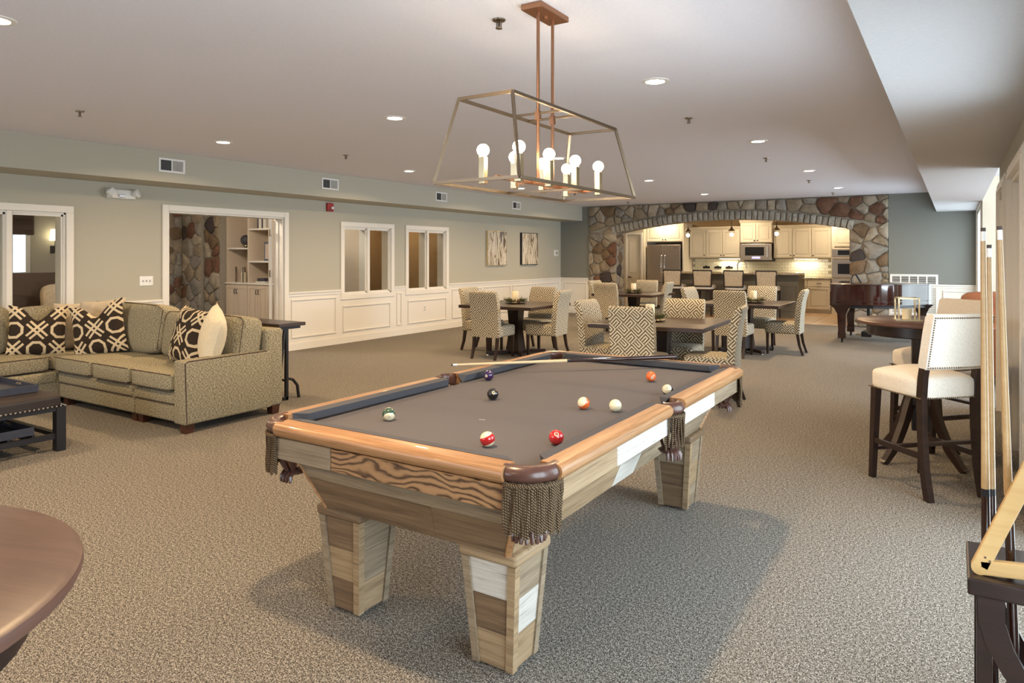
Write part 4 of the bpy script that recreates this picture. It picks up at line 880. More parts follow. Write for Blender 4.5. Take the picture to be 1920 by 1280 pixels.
pocket(0.555, 1.115, 0.070, 0.128, -12, 102, True, 45); pocket(-0.555, 1.115, 0.070, 0.128, 78, 192, True, 135)
pocket(-0.555, -1.115, 0.070, 0.128, 168, 282, True, 225); pocket(0.555, -1.115, 0.070, 0.128, 258, 372, True, 315)
pocket(0.625, 0, 0.045, 0.085, -80, 80, False, 0); pocket(-0.625, 0, 0.045, 0.085, 100, 260, False, 180)

# balls
BR = 0.0286
def text_mesh(txt, size):
    cu = bpy.data.curves.new('txt', 'FONT'); cu.body = txt; cu.size = size; cu.align_x = 'CENTER'; cu.align_y = 'CENTER'; cu.resolution_u = 2
    o = bpy.data.objects.new('txt', cu); C.objects.link(o); dg = bpy.context.evaluated_depsgraph_get()
    me = bpy.data.meshes.new_from_object(o.evaluated_get(dg)); bpy.data.objects.remove(o); bpy.data.curves.remove(cu); return me
def ball(u, v, label, m, num=None, face=(0, 0), numcol='tip', tilt=(0, 0, 0)):
    p = atZ(u, v, CLZ + BR); t = MB().ball((0, 0, 0), BR, 32, 18).build('pool_ball', m, None, smooth=True)
    t.location = (p.x, p.y, CLZ + BR); 
    if tilt != (0, 0, 0):
        dd = (Vector((0, 0, H)) - p).normalized(); uu = (Vector((0, 0, 1)) - dd * dd.z).normalized(); rr_ = uu.cross(dd)
        t.rotation_euler = (rr_ * tilt[0] + uu * tilt[1] + dd * tilt[2]).to_track_quat('Z', 'Y').to_euler()
    tag(t, label, 'pool ball', 'balls left on the pool table')
    if num:
        d = (Vector((0, 0, H)) - p).normalized(); rgt = d.cross(Vector((0, 0, 1))).normalized() * -1; up = rgt.cross(d) * -1
        up = Vector((0, 0, 1)) - d * d.z; up.normalize(); rgt = up.cross(d)
        d = (d + rgt * face[0] + up * face[1]).normalized(); up = (up - d * up.dot(d)).normalized(); rgt = up.cross(d)
        inv = Matrix.Rotation(0, 3, 'X'); R = t.rotation_euler.to_matrix().inverted()
        b = MB(); vs = []; c = b.bm.verts.new(R @ (d * BR * 1.004))
        for k in range(20):
            a = 2 * PI * k / 20; q = d + (rgt * math.cos(a) + up * math.sin(a)) * 0.30; vs.append(b.bm.verts.new(R @ (q.normalized() * BR * 1.004)))
        for k in range(20): b.bm.faces.new((c, vs[k], vs[(k + 1) % 20]))
        b.build('number_disc', M['ivory'], t, smooth=True)
        me = text_mesh(num, 0.0125 if len(num) == 1 else 0.010)
        for vv in me.vertices:
            q = d * BR + rgt * vv.co.x + up * vv.co.y; vv.co = R @ (q.normalized() * BR * 1.012)
        place(me, 'number', M[numcol], t)
sol = lambda n, c: plain(n, c, 0.1, spec=0.6, coat=0.6, grain=0.02)
red = sol('ball_red', (0.50, 0.018, 0.018)); orange = sol('ball_orange', (0.80, 0.145, 0.03)); blackb = sol('ball_black', (0.006, 0.006, 0.007)); purple = sol('ball_purple', (0.035, 0.012, 0.075))
ball(1043, 819.5, 'solid red ball with the number 3, beside the near right cushion', red, '3', (0.05, 0.42))
ball(914, 823, 'red striped ball with cream ends near the front of the pool table', m_stripe('ball_red_stripe', (0.50, 0.018, 0.018)), None, tilt=(-0.38, 0.88, 0.22))
ball(1153.8, 760, 'plain cream cue ball beside the orange striped ball', M['ivory'])
ball(1094.3, 755.5, 'orange striped ball numbered 13, next to the cue ball', m_stripe('ball_orange_stripe', (0.80, 0.145, 0.03)), '13', (-0.35, 0.55), tilt=(-0.50, 0.45, 0.72))
ball(1220.7, 705.5, 'solid orange ball numbered 5 near the far end of the cloth', orange, '5', (0.25, -0.35))
ball(1251.6, 730.6, 'cream-faced ball with a dark band beside the right cushion', m_stripe('ball_dark_stripe', (0.02, 0.02, 0.03)), '9', (-0.1, 0.3), tilt=(-0.25, 0.35, 0.9))
ball(924, 738.6, 'solid black ball numbered 8 in the middle of the cloth', blackb, '8', (0.15, 0.25))
ball(916, 703.5, 'solid purple ball numbered 4 by the left cushion', purple, '4', (-0.55, -0.15))
ball(729, 776, 'green striped ball with a cream end in the near left of the cloth', m_stripe('ball_green_stripe', (0.035, 0.075, 0.045)), '14', (0, -0.5), tilt=(0.08, -0.72, 0.6))
# cue lying across the far end of the table
def cue(name, label, tip, butt, dark_part=0.48, shaft='maple'):
    tip, butt = Vector(tip), Vector(butt); t = thing(name, label, 'pool cue', butt); d = tip - butt
    def rad(s): return 0.0145 - (0.0145 - 0.0062) * s
    def seg(nm, m, s0, s1): MB().cyl(d * s0, d * s1, rad(s0), rad(s1), 14).build(nm, m, t, smooth=True)
    seg('rubber_bumper', M['black'], 0, 0.012); seg('butt', M['mahogany'], 0.012, dark_part); seg('joint_collar', M['black'], dark_part, dark_part + 0.014)
    seg('shaft', M[shaft], dark_part + 0.014, 0.975); seg('ferrule', M['ferrule'], 0.975, 0.993); seg('tip', M['tip'], 0.993, 1.0)
    return t
q0, q1 = atZ(846, 684, 0.8235), atZ(1270, 668.5, 0.8345)
cue('pool_cue', 'pool cue lying across the far end of the pool table', q0, q1, 0.49, 'birch')

# ------------------------------------------------------------------ cage chandelier over the table
CH = Vector((-1.785, 3.13, CZ)); ch = thing('cage_chandelier', 'bronze open cage chandelier with eight candle bulbs over the pool table', 'chandelier', CH)
MB().box(-0.06, 0.06, -0.145, 0.145, -0.03, 0, 0.004).cyl((0, 0, -0.045), (0, 0, -0.03), 0.012, n=10).build('canopy', M['copper'], ch)
for y in (-0.075, 0.075):
    MB().cyl((0, y, -0.03), (0, y, -0.905), 0.0085, n=10).box(-0.012, 0.012, y - 0.012, y + 0.012, -0.575, -0.53).build('rod', M['copper'], ch, smooth=True)
zt, zb, a, bb, A, B = 2.203 - CZ, 1.815 - CZ, 0.147, 0.549, 0.231, 0.628; th = 0.014
for p, q in (((-a, -bb), (a, -bb)), ((a, -bb), (a, bb)), ((a, bb), (-a, bb)), ((-a, bb), (-a, -bb))): MB().bar((*p, zt), (*q, zt), th, th).build('frame_bar', M['bronze'], ch)
for p, q in (((-A, -B), (A, -B)), ((A, -B), (A, B)), ((A, B), (-A, B)), ((-A, B), (-A, -B))): MB().bar((*p, zb), (*q, zb), th, th).build('frame_bar', M['bronze'], ch)
for sx in (-1, 1):
    for sy in (-1, 1): MB().bar((sx * a, sy * bb, zt), (sx * A, sy * B, zb), th, th).build('frame_bar', M['bronze'], ch)
for y in (-0.075, 0.075): MB().bar((-a, y, zt), (a, y, zt), 0.011, 0.011).build('cross_bar', M['bronze'], ch)
MB().bar((0, -0.46, zb + 0.03), (0, 0.46, zb + 0.03), 0.016, 0.016).build('center_bar', M['copper'], ch); MB().bar((-A, 0, zb), (A, 0, zb), 0.012, 0.012).build('cross_bar', M['bronze'], ch)
for y in (-0.42, -0.14, 0.14, 0.42):
    for sx in (-1, 1):
        x = sx * 0.10; MB().bar((0, y, zb + 0.03), (x, y, zb + 0.03), 0.012, 0.012).build('arm', M['copper'], ch)
        cs = MB().box(x - 0.016, x + 0.016, y - 0.016, y + 0.016, zb + 0.005, zb + 0.135, 0.002, 1).build('candle_sleeve', M['brass'], ch)
        MB().ball((x, y, zb + 0.165), 0.030, 16, 10).build('bulb', M['bulb'], cs, smooth=True)
        point('bulb_glow', (x, y, zb + 0.165), BULB_W, WARM, 0.03, ch)

# ------------------------------------------------------------------ ceiling fittings
ROWN = {-1.83: 'window-side', -4.33: 'middle', -6.86: 'wall-side'}; YN = ['behind the camera', 'nearest the camera', 'over the pool table line', 'over the front dining tables', 'over the back dining tables', 'nearest the stone arch']
lp = None
for x in ROWN:
    for k, y in enumerate((-1.5, 1.66, 4.81, 7.93, 11.09, 14.15)):
        lab = 'round recessed ceiling light of the %s row, %s' % (ROWN[x], YN[k])
        if lp is None:
            lp = thing('recessed_ceiling_light', lab, 'ceiling light', (x, y, CZ), 0, 'recessed ceiling lights')
            MB().lathe([(0.068, -0.001), (0.070, -0.008), (0.098, -0.006), (0.100, -0.0005)], n=28, cap=False).build('trim_ring', M['white'], lp, smooth=True); MB().lathe([(0.070, -0.004), (0.001, -0.004)], n=28).build('lens', M['lens'], lp)
        else: dup(lp, (x, y, CZ), 0, lab)
        area('downlight', (x, y, CZ - 0.012), (0, 0, 0), 0.13, 0.13, CAN_W, WARM, 'DISK', math.radians(160))
sp = None
for x, n in ((-2.06, 'window-side'), (-6.45, 'wall-side')):
    for k, y in enumerate((3.11, 6.26, 9.36, 12.5, 15.2)):
        lab = 'small pendent fire sprinkler of the %s row, %s from the camera' % (n, ('first', 'second', 'third', 'fourth', 'fifth')[k])
        if sp is None:
            sp = thing('fire_sprinkler', lab, 'sprinkler', (x, y, CZ), 0, 'ceiling sprinklers')
            MB().lathe([(0.036, -0.001), (0.034, -0.008), (0.010, -0.010)], n=18).build('escutcheon', M['bronze'], sp, smooth=True); MB().cyl((0, 0, -0.008), (0, 0, -0.045), 0.007, n=8).box(-0.016, -0.012, -0.003, 0.003, -0.045, -0.012).box(0.012, 0.016, -0.003, 0.003, -0.045, -0.012).build('body', M['bronze'], sp)
            MB().lathe([(0.018, -0.050), (0.019, -0.047), (0.005, -0.045)], n=12).build('deflector', M['bronze'], sp)
        else: dup(sp, (x, y, CZ), 0, lab)
# soffit vents
vp = None
for k, y in enumerate((4.98, 7.55, 10.30, 12.95)):
    lab = 'white supply vent with half dark louvers on the left soffit, %s from the camera' % ('first', 'second', 'third', 'fourth')[k]
    if vp is None:
        vp = thing('supply_vent', lab, 'vent', (-8.12, y, 2.585), 0, 'vents along the left soffit'); b = MB()
        for r in ((-0.17, 0.17, -0.085, -0.062), (-0.17, 0.17, 0.062, 0.085), (-0.17, -0.145, -0.062, 0.062), (0.145, 0.17, -0.062, 0.062), (-0.008, 0.008, -0.062, 0.062)): b.box(0, 0.012, *r, 0.003, 1)
        b.build('frame', M['white'], vp); MB().box(0.001, 0.003, -0.15, 0.15, -0.065, 0.065).build('backing', M['ventdark'], vp)
        b = MB()
        for i in range(8): b.box(0.003, 0.009, -0.145, -0.008, -0.058 + i * 0.0155, -0.054 + i * 0.0155)
        b.build('louver', M['ventdark'], vp, kind='stuff'); b = MB()
        for i in range(11): b.box(0.003, 0.010, 0.012 + i * 0.0122, 0.021 + i * 0.0122, -0.062, 0.062)
        b.build('louver', M['vent'], vp, kind='stuff')
    else: dup(vp, (-8.12, y, 2.585), 0, lab)
# wall fittings
t = thing('emergency_light', 'white twin-head emergency light high on the left wall', 'emergency light', (LX, 4.69, 2.245))
MB().box(0, 0.055, -0.17, 0.17, -0.055, 0.055, 0.012).build('housing', M['white'], t, smooth=True)
MB().lathe([(0.062, 0), (0.068, 0.05), (0.05, 0.07)], n=4).build('lamp_head', M['white'], t, M=Matrix.Translation((0.06, -0.135, 0)) @ rot(0, 1.3, -0.3)); MB().lathe([(0.03, 0), (0.055, 0.05), (0.05, 0.065)], n=18).build('lamp_head', M['white'], t, smooth=True, M=Matrix.Translation((0.05, 0.14, 0)) @ rot(0, 1.2, 0.7))
MB().box(0.055, 0.075, -0.05, 0.03, -0.045, -0.005, 0.006).build('reflector', M['chrome'], t)
t = thing('light_switch', 'white triple light switch plate on the wall left of the doorway', 'light switch', (LX, 5.02, 1.16)); MB().box(0, 0.008, -0.088, 0.088, -0.06, 0.06, 0.003).build('plate', M['white'], t)
for y in (-0.046, 0, 0.046): MB().box(0.008, 0.02, y - 0.006, y + 0.006, -0.014, 0.012, 0.002).build('toggle', M['vent'], t)
t = thing('fire_alarm', 'small red fire alarm strobe on the left wall', 'fire alarm', (LX, 8.11, 2.283)); MB().box(0, 0.05, -0.062, 0.062, -0.07, 0.07, 0.01).build('body', M['red'], t); MB().box(0.05, 0.075, 0.0, 0.045, -0.03, 0.01, 0.006).build('strobe', M['white'], t); MB().box(0.05, 0.054, -0.045, 0.01, -0.055, -0.035).build('speaker_slot', M['ventdark'], t)
t = thing('thermostat', 'white square wall control near the far left corner', 'thermostat', (LX, 15.88, 1.555)); MB().box(0, 0.02, -0.10, 0.10, -0.075, 0.075, 0.004).build('plate', M['white'], t); MB().lathe([(0.05, 0), (0.045, 0.02)], n=20).build('dial', M['vent'], t, M=Matrix.Translation((0.02, 0, 0)) @ rot(0, PI / 2, 0))
t = thing('wall_outlet', 'white wall outlet on the wainscot panel under the second window pair', 'outlet', (LX + 0.01, 10.57, 0.455)); MB().box(0, 0.006, -0.04, 0.04, -0.062, 0.062, 0.003).build('plate', M['white'], t)
for z in (-0.024, 0.024): MB().box(0.006, 0.009, -0.017, 0.017, z - 0.015, z + 0.015, 0.002).build('socket', M['vent'], t)
for k, (y, lab) in enumerate(((13.06, 'abstract painting of brown and cream streaks, nearer the windows'), (14.50, 'abstract painting of dark and cream streaks, nearer the far corner'))):
    t = thing('abstract_painting', lab, 'painting', (LX, y, 1.65), 0, 'two paintings on the left wall')
    MB().box(0.004, 0.055, -0.385, 0.385, -0.385, 0.385).build('frame', M['brass'] if k == 0 else M['black'], t); MB().box(0.055, 0.06, -0.372, 0.372, -0.372, 0.372).build('canvas', m_art('streaked_canvas_%s' % ('a' if k == 0 else 'b'), 1.3 + 2.1 * k), t)
t = thing('return_air_grille', 'large white return air grille on the far wall behind the piano', 'vent', (-0.70, FY, 0.70)); b = MB()
for r in ((-0.42, 0.42, 0.37, 0.41), (-0.42, 0.42, -0.41, -0.37), (-0.42, -0.38, -0.37, 0.37), (0.38, 0.42, -0.37, 0.37)): b.box(r[0], r[1], -0.02, 0, r[2], r[3], 0.004, 1)
b.build('frame', M['white'], t); MB().box(-0.4, 0.4, -0.004, -0.001, -0.39, 0.39).build('backing', M['ventdark'], t); b = MB()
for i in range(22): b.box(-0.38, 0.38, -0.016, -0.006, -0.355 + i * 0.0335, -0.338 + i * 0.0335)
b.build('louver', M['vent'], t, kind='stuff')
for i in range(1, 5): MB().box(-0.38 + 0.152 * i - 0.012, -0.38 + 0.152 * i + 0.012, -0.02, -0.004, -0.37, 0.37).build('bar', M['white'], t)

# ------------------------------------------------------------------ dining sets
def make_chair(label):
    t = thing('dining_chair', label, 'chair', (0, 0, 0), 0, 'patterned dining chairs')
    MB().soft((0, 0.025, 0.395), (0.47, 0.47, 0.165), 9, 0.10, 2, 8).build('seat', M['maze'], t, smooth=True)
    prof = [(-0.165, 0.315), (-0.172, 0.50), (-0.185, 0.68), (-0.205, 0.82), (-0.235, 0.92), (-0.262, 0.965), (-0.290, 0.978), (-0.316, 0.965), (-0.322, 0.94), (-0.305, 0.90), (-0.275, 0.78), (-0.255, 0.60), (-0.245, 0.315)]
    MB().prism(prof, lambda y, z: (-0.232, y, z), lambda y, z: (0.232, y, z), 0.016).build('backrest', M['maze'], t, smooth=True)
    for sx in (-1, 1):
        MB().taper((sx * 0.195, 0.215, 0), (sx * 0.195, 0.215, 0.335), 0.030, 0.042).build('leg', M['espresso'], t)
        b = MB()
        for z0, z1, y0, y1, w0, w1 in ((0, 0.15, -0.285, -0.235, 0.030, 0.035), (0.15, 0.335, -0.235, -0.205, 0.035, 0.042)):
            b.taper((sx * 0.195, y0, z0), (sx * 0.195, y1, z1), w0, w1)
        b.build('leg', M['espresso'], t)
    return t
def make_table(label):
    t = thing('dining_table', label, 'table', (0, 0, 0), 0, 'square dining tables')
    MB().box(-0.61, 0.61, -0.635, 0.635, 0.715, 0.76, 0.005, 2).build('tabletop', M['darktop'], t)
    b = MB().taper((0, 0, 0.05), (0, 0, 0.40), 0.22, 0.15).taper((0, 0, 0.40), (0, 0, 0.70), 0.15, 0.19).box(-0.26, 0.26, -0.26, 0.26, 0.695, 0.715); b.build('pedestal', M['espresso'], t)
    for a in (PI / 4, -PI / 4):
        d = Vector((math.cos(a), math.sin(a), 0)) * 0.46
        MB().bar(-d + Vector((0, 0, 0.042)), d + Vector((0, 0, 0.042)), 0.075, 0.05, 0.008).build('foot_bar', M['espresso'], t)
        for s in (-1, 1): MB().lathe([(0.02, 0), (0.024, 0.006), (0.018, 0.02)], (s * d.x * 0.94, s * d.y * 0.94, 0), 12).build('glide', M['chrome'], t, smooth=True)
    return t
TB = [((-5.59, 8.90), 2, 'by the wainscot wall'), ((-2.735, 7.38), 3, 'nearest the pool table'), ((-2.74, 11.10), 0, 'nearest the piano'), ((-5.27, 12.72), 0, 'farthest back, beyond the others')]
CHP = [[((-6.27, 9.02), -90, 'on the wall side, its back to the wall'), ((-5.69, 8.45), 2, 'on the near side, its back to the camera'), ((-5.13, 9.03), 96, 'on the window side, back turned right'), ((-5.62, 9.52), 180, 'on the far side, facing the camera')],
       [((-3.30, 7.22), -92, 'on the left side, its pale inner back visible'), ((-2.73, 6.76), 2, 'on the near side, full patterned back toward us'), ((-2.09, 7.12), 97, 'on the right, by the pool table corner'), ((-2.66, 7.72), 183, 'on the far side, facing the camera')],
       [((-3.36, 11.02), -96, 'on the left side, only its top showing'), ((-2.76, 10.50), 0, 'on the near side, its back to the camera'), ((-2.19, 11.20), 92, 'on the right side, toward the piano'), ((-2.72, 11.80), 180, 'on the far side, in front of the bar stools')],
       [((-5.98, 13.0), -95, 'on the left side, half hidden'), ((-5.55, 12.28), 0, 'on the near side, its back to the camera'), ((-4.93, 12.93), 93, 'on the right side, turned sideways'), ((-5.40, 13.45), 180, 'on the far side, facing the camera')]]
cp = tp = None; TN = ['table by the wainscot wall', 'table nearest the pool table', 'table nearest the piano', 'farthest table']
for k, ((x, y), a, n) in enumerate(TB):
    lab = 'dark square pedestal dining table %s' % n
    if tp is None: tp = make_table(lab); tp.location = (x, y, 0); tp.rotation_euler.z = math.radians(a)
    else: dup(tp, (x, y, 0), math.radians(a), lab)
    for (cx, cy), ca, cl in CHP[k]:
        lab = 'chair %s, %s' % (cl, TN[k])
        if cp is None: cp = make_chair(lab); cp.location = (cx, cy, 0); cp.rotation_euler.z = math.radians(ca)
        else: dup(cp, (cx, cy, 0), math.radians(ca), lab)
# centrepieces: candle, evergreen ring, plate
def greens(parent, R, n, r0, r1, zc):
    b = MB()
    for i in range(n):
        a = R.uniform(0, 2 * PI); r = R.uniform(r0, r1); p = Vector((r * math.cos(a), r * math.sin(a), zc + R.uniform(-0.01, 0.02)))
        d = Vector((math.cos(a + R.uniform(-1, 1)), math.sin(a + R.uniform(-1, 1)), R.uniform(0.1, 1.1))).normalized() * R.uniform(0.05, 0.10)
        s = Vector((-d.y, d.x, 0)).normalized() * 0.004
        vs = [b.bm.verts.new(q) for q in (p - s, p + s, p + d)]; b.bm.faces.new(vs)
        vs = [b.bm.verts.new(q) for q in (p + Vector((0, 0, -0.004)), p + Vector((0, 0, 0.004)), p + d)]; b.bm.faces.new(vs)
    return b.build('needles', M['pine'], parent, kind='stuff')
CP = [((-5.63, 8.95), 0, 'dark round tray'), ((-2.86, 7.36), 1, 'gilt plate'), ((-2.62, 11.05), 0, 'dark round tray'), ((-5.28, 12.72), 0, 'dark round tray')]
for k, ((x, y), gold, nm) in enumerate(CP):
    rr = random.Random(40 + k)
    t = thing('serving_plate', '%s under the candle on the %s' % (nm, TN[k]), 'plate', (x, y, 0.76), 0, 'centrepiece plates')
    MB().lathe([(0.10, 0), (0.16, 0.010), (0.165, 0.016), (0.155, 0.014), (0.10, 0.006)], n=28).build('plate', M['brass'] if gold else M['espresso'], t, smooth=True)
    t = thing('pillar_candle', 'ivory pillar candle on the %s' % TN[k], 'candle', (x, y, 0.768), 0, 'table candles')
    MB().lathe([(0.048, 0), (0.05, 0.004), (0.05, 0.168), (0.044, 0.175), (0.02, 0.168)], n=22).build('wax', M['wax'], t, smooth=True); MB().cyl((0, 0, 0.168), (0.003, 0, 0.185), 0.0018, n=6).build('wick', M['black'], t)
    t = thing('evergreen_ring', 'evergreen sprigs and cones around the candle on the %s' % TN[k], 'wreath', (x, y, 0.776), 0, 'table greens')
    greens(t, rr, 260, 0.062, 0.14, 0.014)
    for i in range(5):
        a = rr.uniform(0, 2 * PI); MB().ball((0.10 * math.cos(a), 0.10 * math.sin(a), 0.022), 0.022, 10, 7, 1.1).build('pinecone', M['cone'], t)

# ------------------------------------------------------------------ bar stools and pub tables
def nails(b, pts, step, r=0.0055):
    for p, q in zip(pts[:-1], pts[1:]):
        p, q = Vector(p), Vector(q); n = max(1, int((q - p).length / step))
        for i in range(n): b.ball(p + (q - p) * i / n, r, 6, 4)
    return b
def make_stool(label, name='counter_stool', grp=None):
    t = thing(name, label, 'bar stool', (0, 0, 0), 0, grp)
    b = MB().soft((0, 0.0, 0.665), (0.43, 0.46, 0.135), 8, 0.0, 2, 8)
    for v in b.bm.verts:                       # crowned top
        if v.co.z > 0.67: v.co.z += 0.045 * max(0, 1 - (v.co.x / 0.215) ** 2) * max(0, 1 - (v.co.y / 0.24) ** 2)
    seat = b.build('seat', M['linen'], t, smooth=True)
    z = 0.612; nails(MB(), [(-0.213, -0.225, z), (-0.213, 0.225, z), (0.213, 0.225, z), (0.213, -0.225, z), (-0.213, -0.225, z)], 0.0145, 0.0052).build('nailhead_trim', M['bronze'], seat, kind='stuff')
    def bk(x, y, zz): return (x, y - 0.03 - 0.20 * max(0, zz - 0.80) ** 1.0, zz)
    b = MB(); R = []
    for (zz, hw) in ((0.790, 0.205), (0.80, 0.210), (0.90, 0.213), (1.02, 0.215), (1.115, 0.212), (1.132, 0.205)):
        row = []
        e = 0.0 if 0.795 < zz < 1.12 else 0.014
        for x, y in ((-hw, -0.172 - e), (-hw * 0.5, -0.180 - e), (0, -0.183 - e), (hw * 0.5, -0.180 - e), (hw, -0.172 - e), (hw, -0.238 + e), (hw * 0.5, -0.250 + e), (0, -0.254 + e), (-hw * 0.5, -0.250 + e), (-hw, -0.238 + e)): row.append(bk(x, y, zz))
        R.append(row)
    back = b.rings(R).build('backrest', M['linen'], t, smooth=True)
    nails(MB(), [bk(-0.200, -0.243, 0.805), bk(-0.203, -0.243, 1.11), bk(0, -0.257, 1.11), bk(0.203, -0.243, 1.11), bk(0.200, -0.243, 0.805), bk(0, -0.257, 0.805), bk(-0.200, -0.243, 0.805)], 0.0145, 0.0052).build('nailhead_trim', M['bronze'], back, kind='stuff')
    for sx in (-1, 1):
        MB().taper((sx * 0.188, 0.222, 0), (sx * 0.184, 0.190, 0.61), 0.034, 0.046).build('leg', M['espresso'], t)
        pts = [(sx * 0.190, -0.270, 0), (sx * 0.190, -0.235, 0.18), (sx * 0.190, -0.215, 0.42), (sx * 0.190, -0.212, 0.62), (sx * 0.190, -0.222, 0.74), (sx * 0.188, -0.236, 0.82)]
        b = MB(); R = []
        for x, y, zz in pts: R.append([(x - 0.02, y - 0.022, zz), (x + 0.02, y - 0.022, zz), (x + 0.02, y + 0.022, zz), (x - 0.02, y + 0.022, zz)])
        b.rings(R).build('leg', M['espresso'], t)
        MB().bar((sx * 0.192, -0.24, 0.255), (sx * 0.192, 0.21, 0.255), 0.020, 0.034).build('stretcher', M['espresso'], t)
    MB().bar((-0.19, 0.208, 0.20), (0.19, 0.208, 0.20), 0.034, 0.022, up=(0, 0, 1)).build('stretcher', M['espresso'], t); MB().bar((-0.19, -0.226, 0.335), (0.19, -0.226, 0.335), 0.034, 0.020).build('stretcher', M['espresso'], t)
    return t
def ang(fx, fy): return math.atan2(-fx, fy)
st = make_stool('cream nailhead counter stool nearest the camera, its white back turned to us'); st.location = (-0.178, 5.21, 0); st.rotation_euler.z = ang(-0.335, 0.355)
dup(st, (-0.135, 6.40, 0), math.radians(137), 'cream counter stool on the far side of the round pub table')
def make_pub(label):
    t = thing('pub_table', label, 'table', (0, 0, 0), 0)
    MB().lathe([(0.40, 0.983), (0.416, 0.988), (0.42, 0.998), (0.418, 1.008), (0.408, 1.015)], n=64).build('tabletop', M['pubtop'], t, smooth=True)
    MB().lathe([(0.345, 0.905), (0.352, 0.912), (0.352, 0.983)], n=48).build('apron', M['espresso'], t, smooth=True)
    MB().taper((0, 0, 0.22), (0, 0, 0.91), 0.115, 0.115).box(-0.085, 0.085, -0.085, 0.085, 0.40, 0.56, 0.01).build('column', M['espresso'], t)
    for k in range(4):
        a = PI / 4 + k * PI / 2; ca, sa = math.cos(a), math.sin(a); R = []
        for r, z, h in ((0.05, 0.50, 0.07), (0.10, 0.42, 0.07), (0.16, 0.27, 0.06), (0.23, 0.13, 0.055), (0.33, 0.02, 0.04)):
            c = Vector((r * ca, r * sa, z)); s = Vector((-sa, ca, 0)) * 0.022; u = Vector((ca * 0.75, sa * 0.75, 0.6)) * h / 2
            R.append([c - s - u, c + s - u, c + s + u, c - s + u])
        R.append([v + Vector((ca * 0.02, sa * 0.02, 0)) for v in R[-1]])
        for v in R[-1]: v.z = max(0, v.z - 0.012)
        for v in R[-2]: v.z = max(0, v.z)
        MB().rings(R).build('leg', M['espresso'], t)
    return t
pb = make_pub('dark round pub table with a glass lantern beside the cream stools'); pb.location = (-0.21, 5.86, 0); pb.rotation_euler.z = 0.1
dup(pb, (-1.368, 0.20, 0), 0.3, 'brown round pub table cut off at the lower left corner')
lp_ = atZ(1700, 601, 1.015); t = thing('glass_lantern', 'square glass lantern with gilt frame on the far round pub table', 'lantern', (lp_.x, lp_.y + 0.03, 1.015), 0.25)
MB().box(-0.085, 0.085, -0.085, 0.085, 0, 0.012, 0.002).build('base', M['brass'], t); b = MB(); h = 0.064
for x in (-h, h):
    for y in (-h, h): b.box(x - 0.005, x + 0.005, y - 0.005, y + 0.005, 0.012, 0.165)
for s in (-h, h): b.box(-h, h, s - 0.005, s + 0.005, 0.155, 0.165); b.box(s - 0.005, s + 0.005, -h, h, 0.155, 0.165)
b.build('frame', M['brass'], t)
for s in (-1, 1): MB().box(-h, h, s * h - 0.001, s * h + 0.001, 0.014, 0.155).build('pane', M['clear'], t); MB().box(s * h - 0.001, s * h + 0.001, -h, h, 0.014, 0.155).build('pane', M['clear'], t)
o = MB().lathe([(0.03, 0), (0.031, 0.07), (0.025, 0.072)], n=18).build('pillar_candle', M['wax'], None, smooth=True); o.location = (lp_.x, lp_.y + 0.03, 1.027); tag(o, 'short cream candle inside the glass lantern', 'candle')
# stools at the kitchen island
kp = None
for k, x in enumerate((-6.0, -5.235, -4.48, -3.725)):
    lab = '%s of the four cream bar stools at the kitchen island' % ('leftmost', 'second from the left', 'third from the left', 'rightmost')[k]
    if kp is None:
        kp = thing('bar_stool', lab, 'bar stool', (x, 17.2, 0), 0, 'stools along the kitchen island'); t = kp
        MB().soft((0, 0, 0.71), (0.46, 0.46, 0.12), 7, 0.25, 2, 6).build('seat', M['linen'], t, smooth=True)
        MB().soft((0, -0.235, 0.925), (0.45, 0.06, 0.38), 12, 0.05, 1, 6, M=rot(0.10, 0, 0)).build('backrest', M['velvet'], t, smooth=True)
        b = MB().bar((-0.225, -0.262, 0.74), (-0.225, -0.262, 1.115), 0.02, 0.03).bar((0.225, -0.262, 0.74), (0.225, -0.262, 1.115), 0.02, 0.03).bar((-0.235, -0.272, 1.12), (0.235, -0.272, 1.12), 0.02, 0.03).bar((-0.235, -0.25, 0.735), (0.235, -0.25, 0.735), 0.02, 0.03); b.build('back_frame', M['espresso'], t)
        for sx in (-1, 1):
            for y in (-0.21, 0.2): MB().taper((sx * 0.21, y * 1.1, 0), (sx * 0.2, y, 0.66), 0.035, 0.045).build('leg', M['espresso'], t)
        MB().box(-0.22, 0.22, -0.22, 0.22, 0.62, 0.66).build('seat_frame', M['espresso'], t)
        for y in (-0.22, 0.21): MB().bar((-0.2, y, 0.25), (0.2, y, 0.25), 0.03, 0.02).build('stretcher', M['espresso'], t)
    else: dup(kp, (x, 17.2, 0), 0, lab)

# ------------------------------------------------------------------ sectional sofa
sf = thing('sectional_sofa', 'olive tweed corner sectional sofa by the left wall', 'sofa', (-6.6, 3.9, 0)); L = sf.location.copy()
def sp_(nm, c, s, k=9, puff=0.0, ax=2, m='tweed', n=8, Mx=None, par=None): return MB().soft(c, s, k, puff, ax, n, Mx).build(nm, M[m], par or sf, L, smooth=True)
def welt(b, pts, r=0.0042): b.tube(pts, r, 6, True); return b
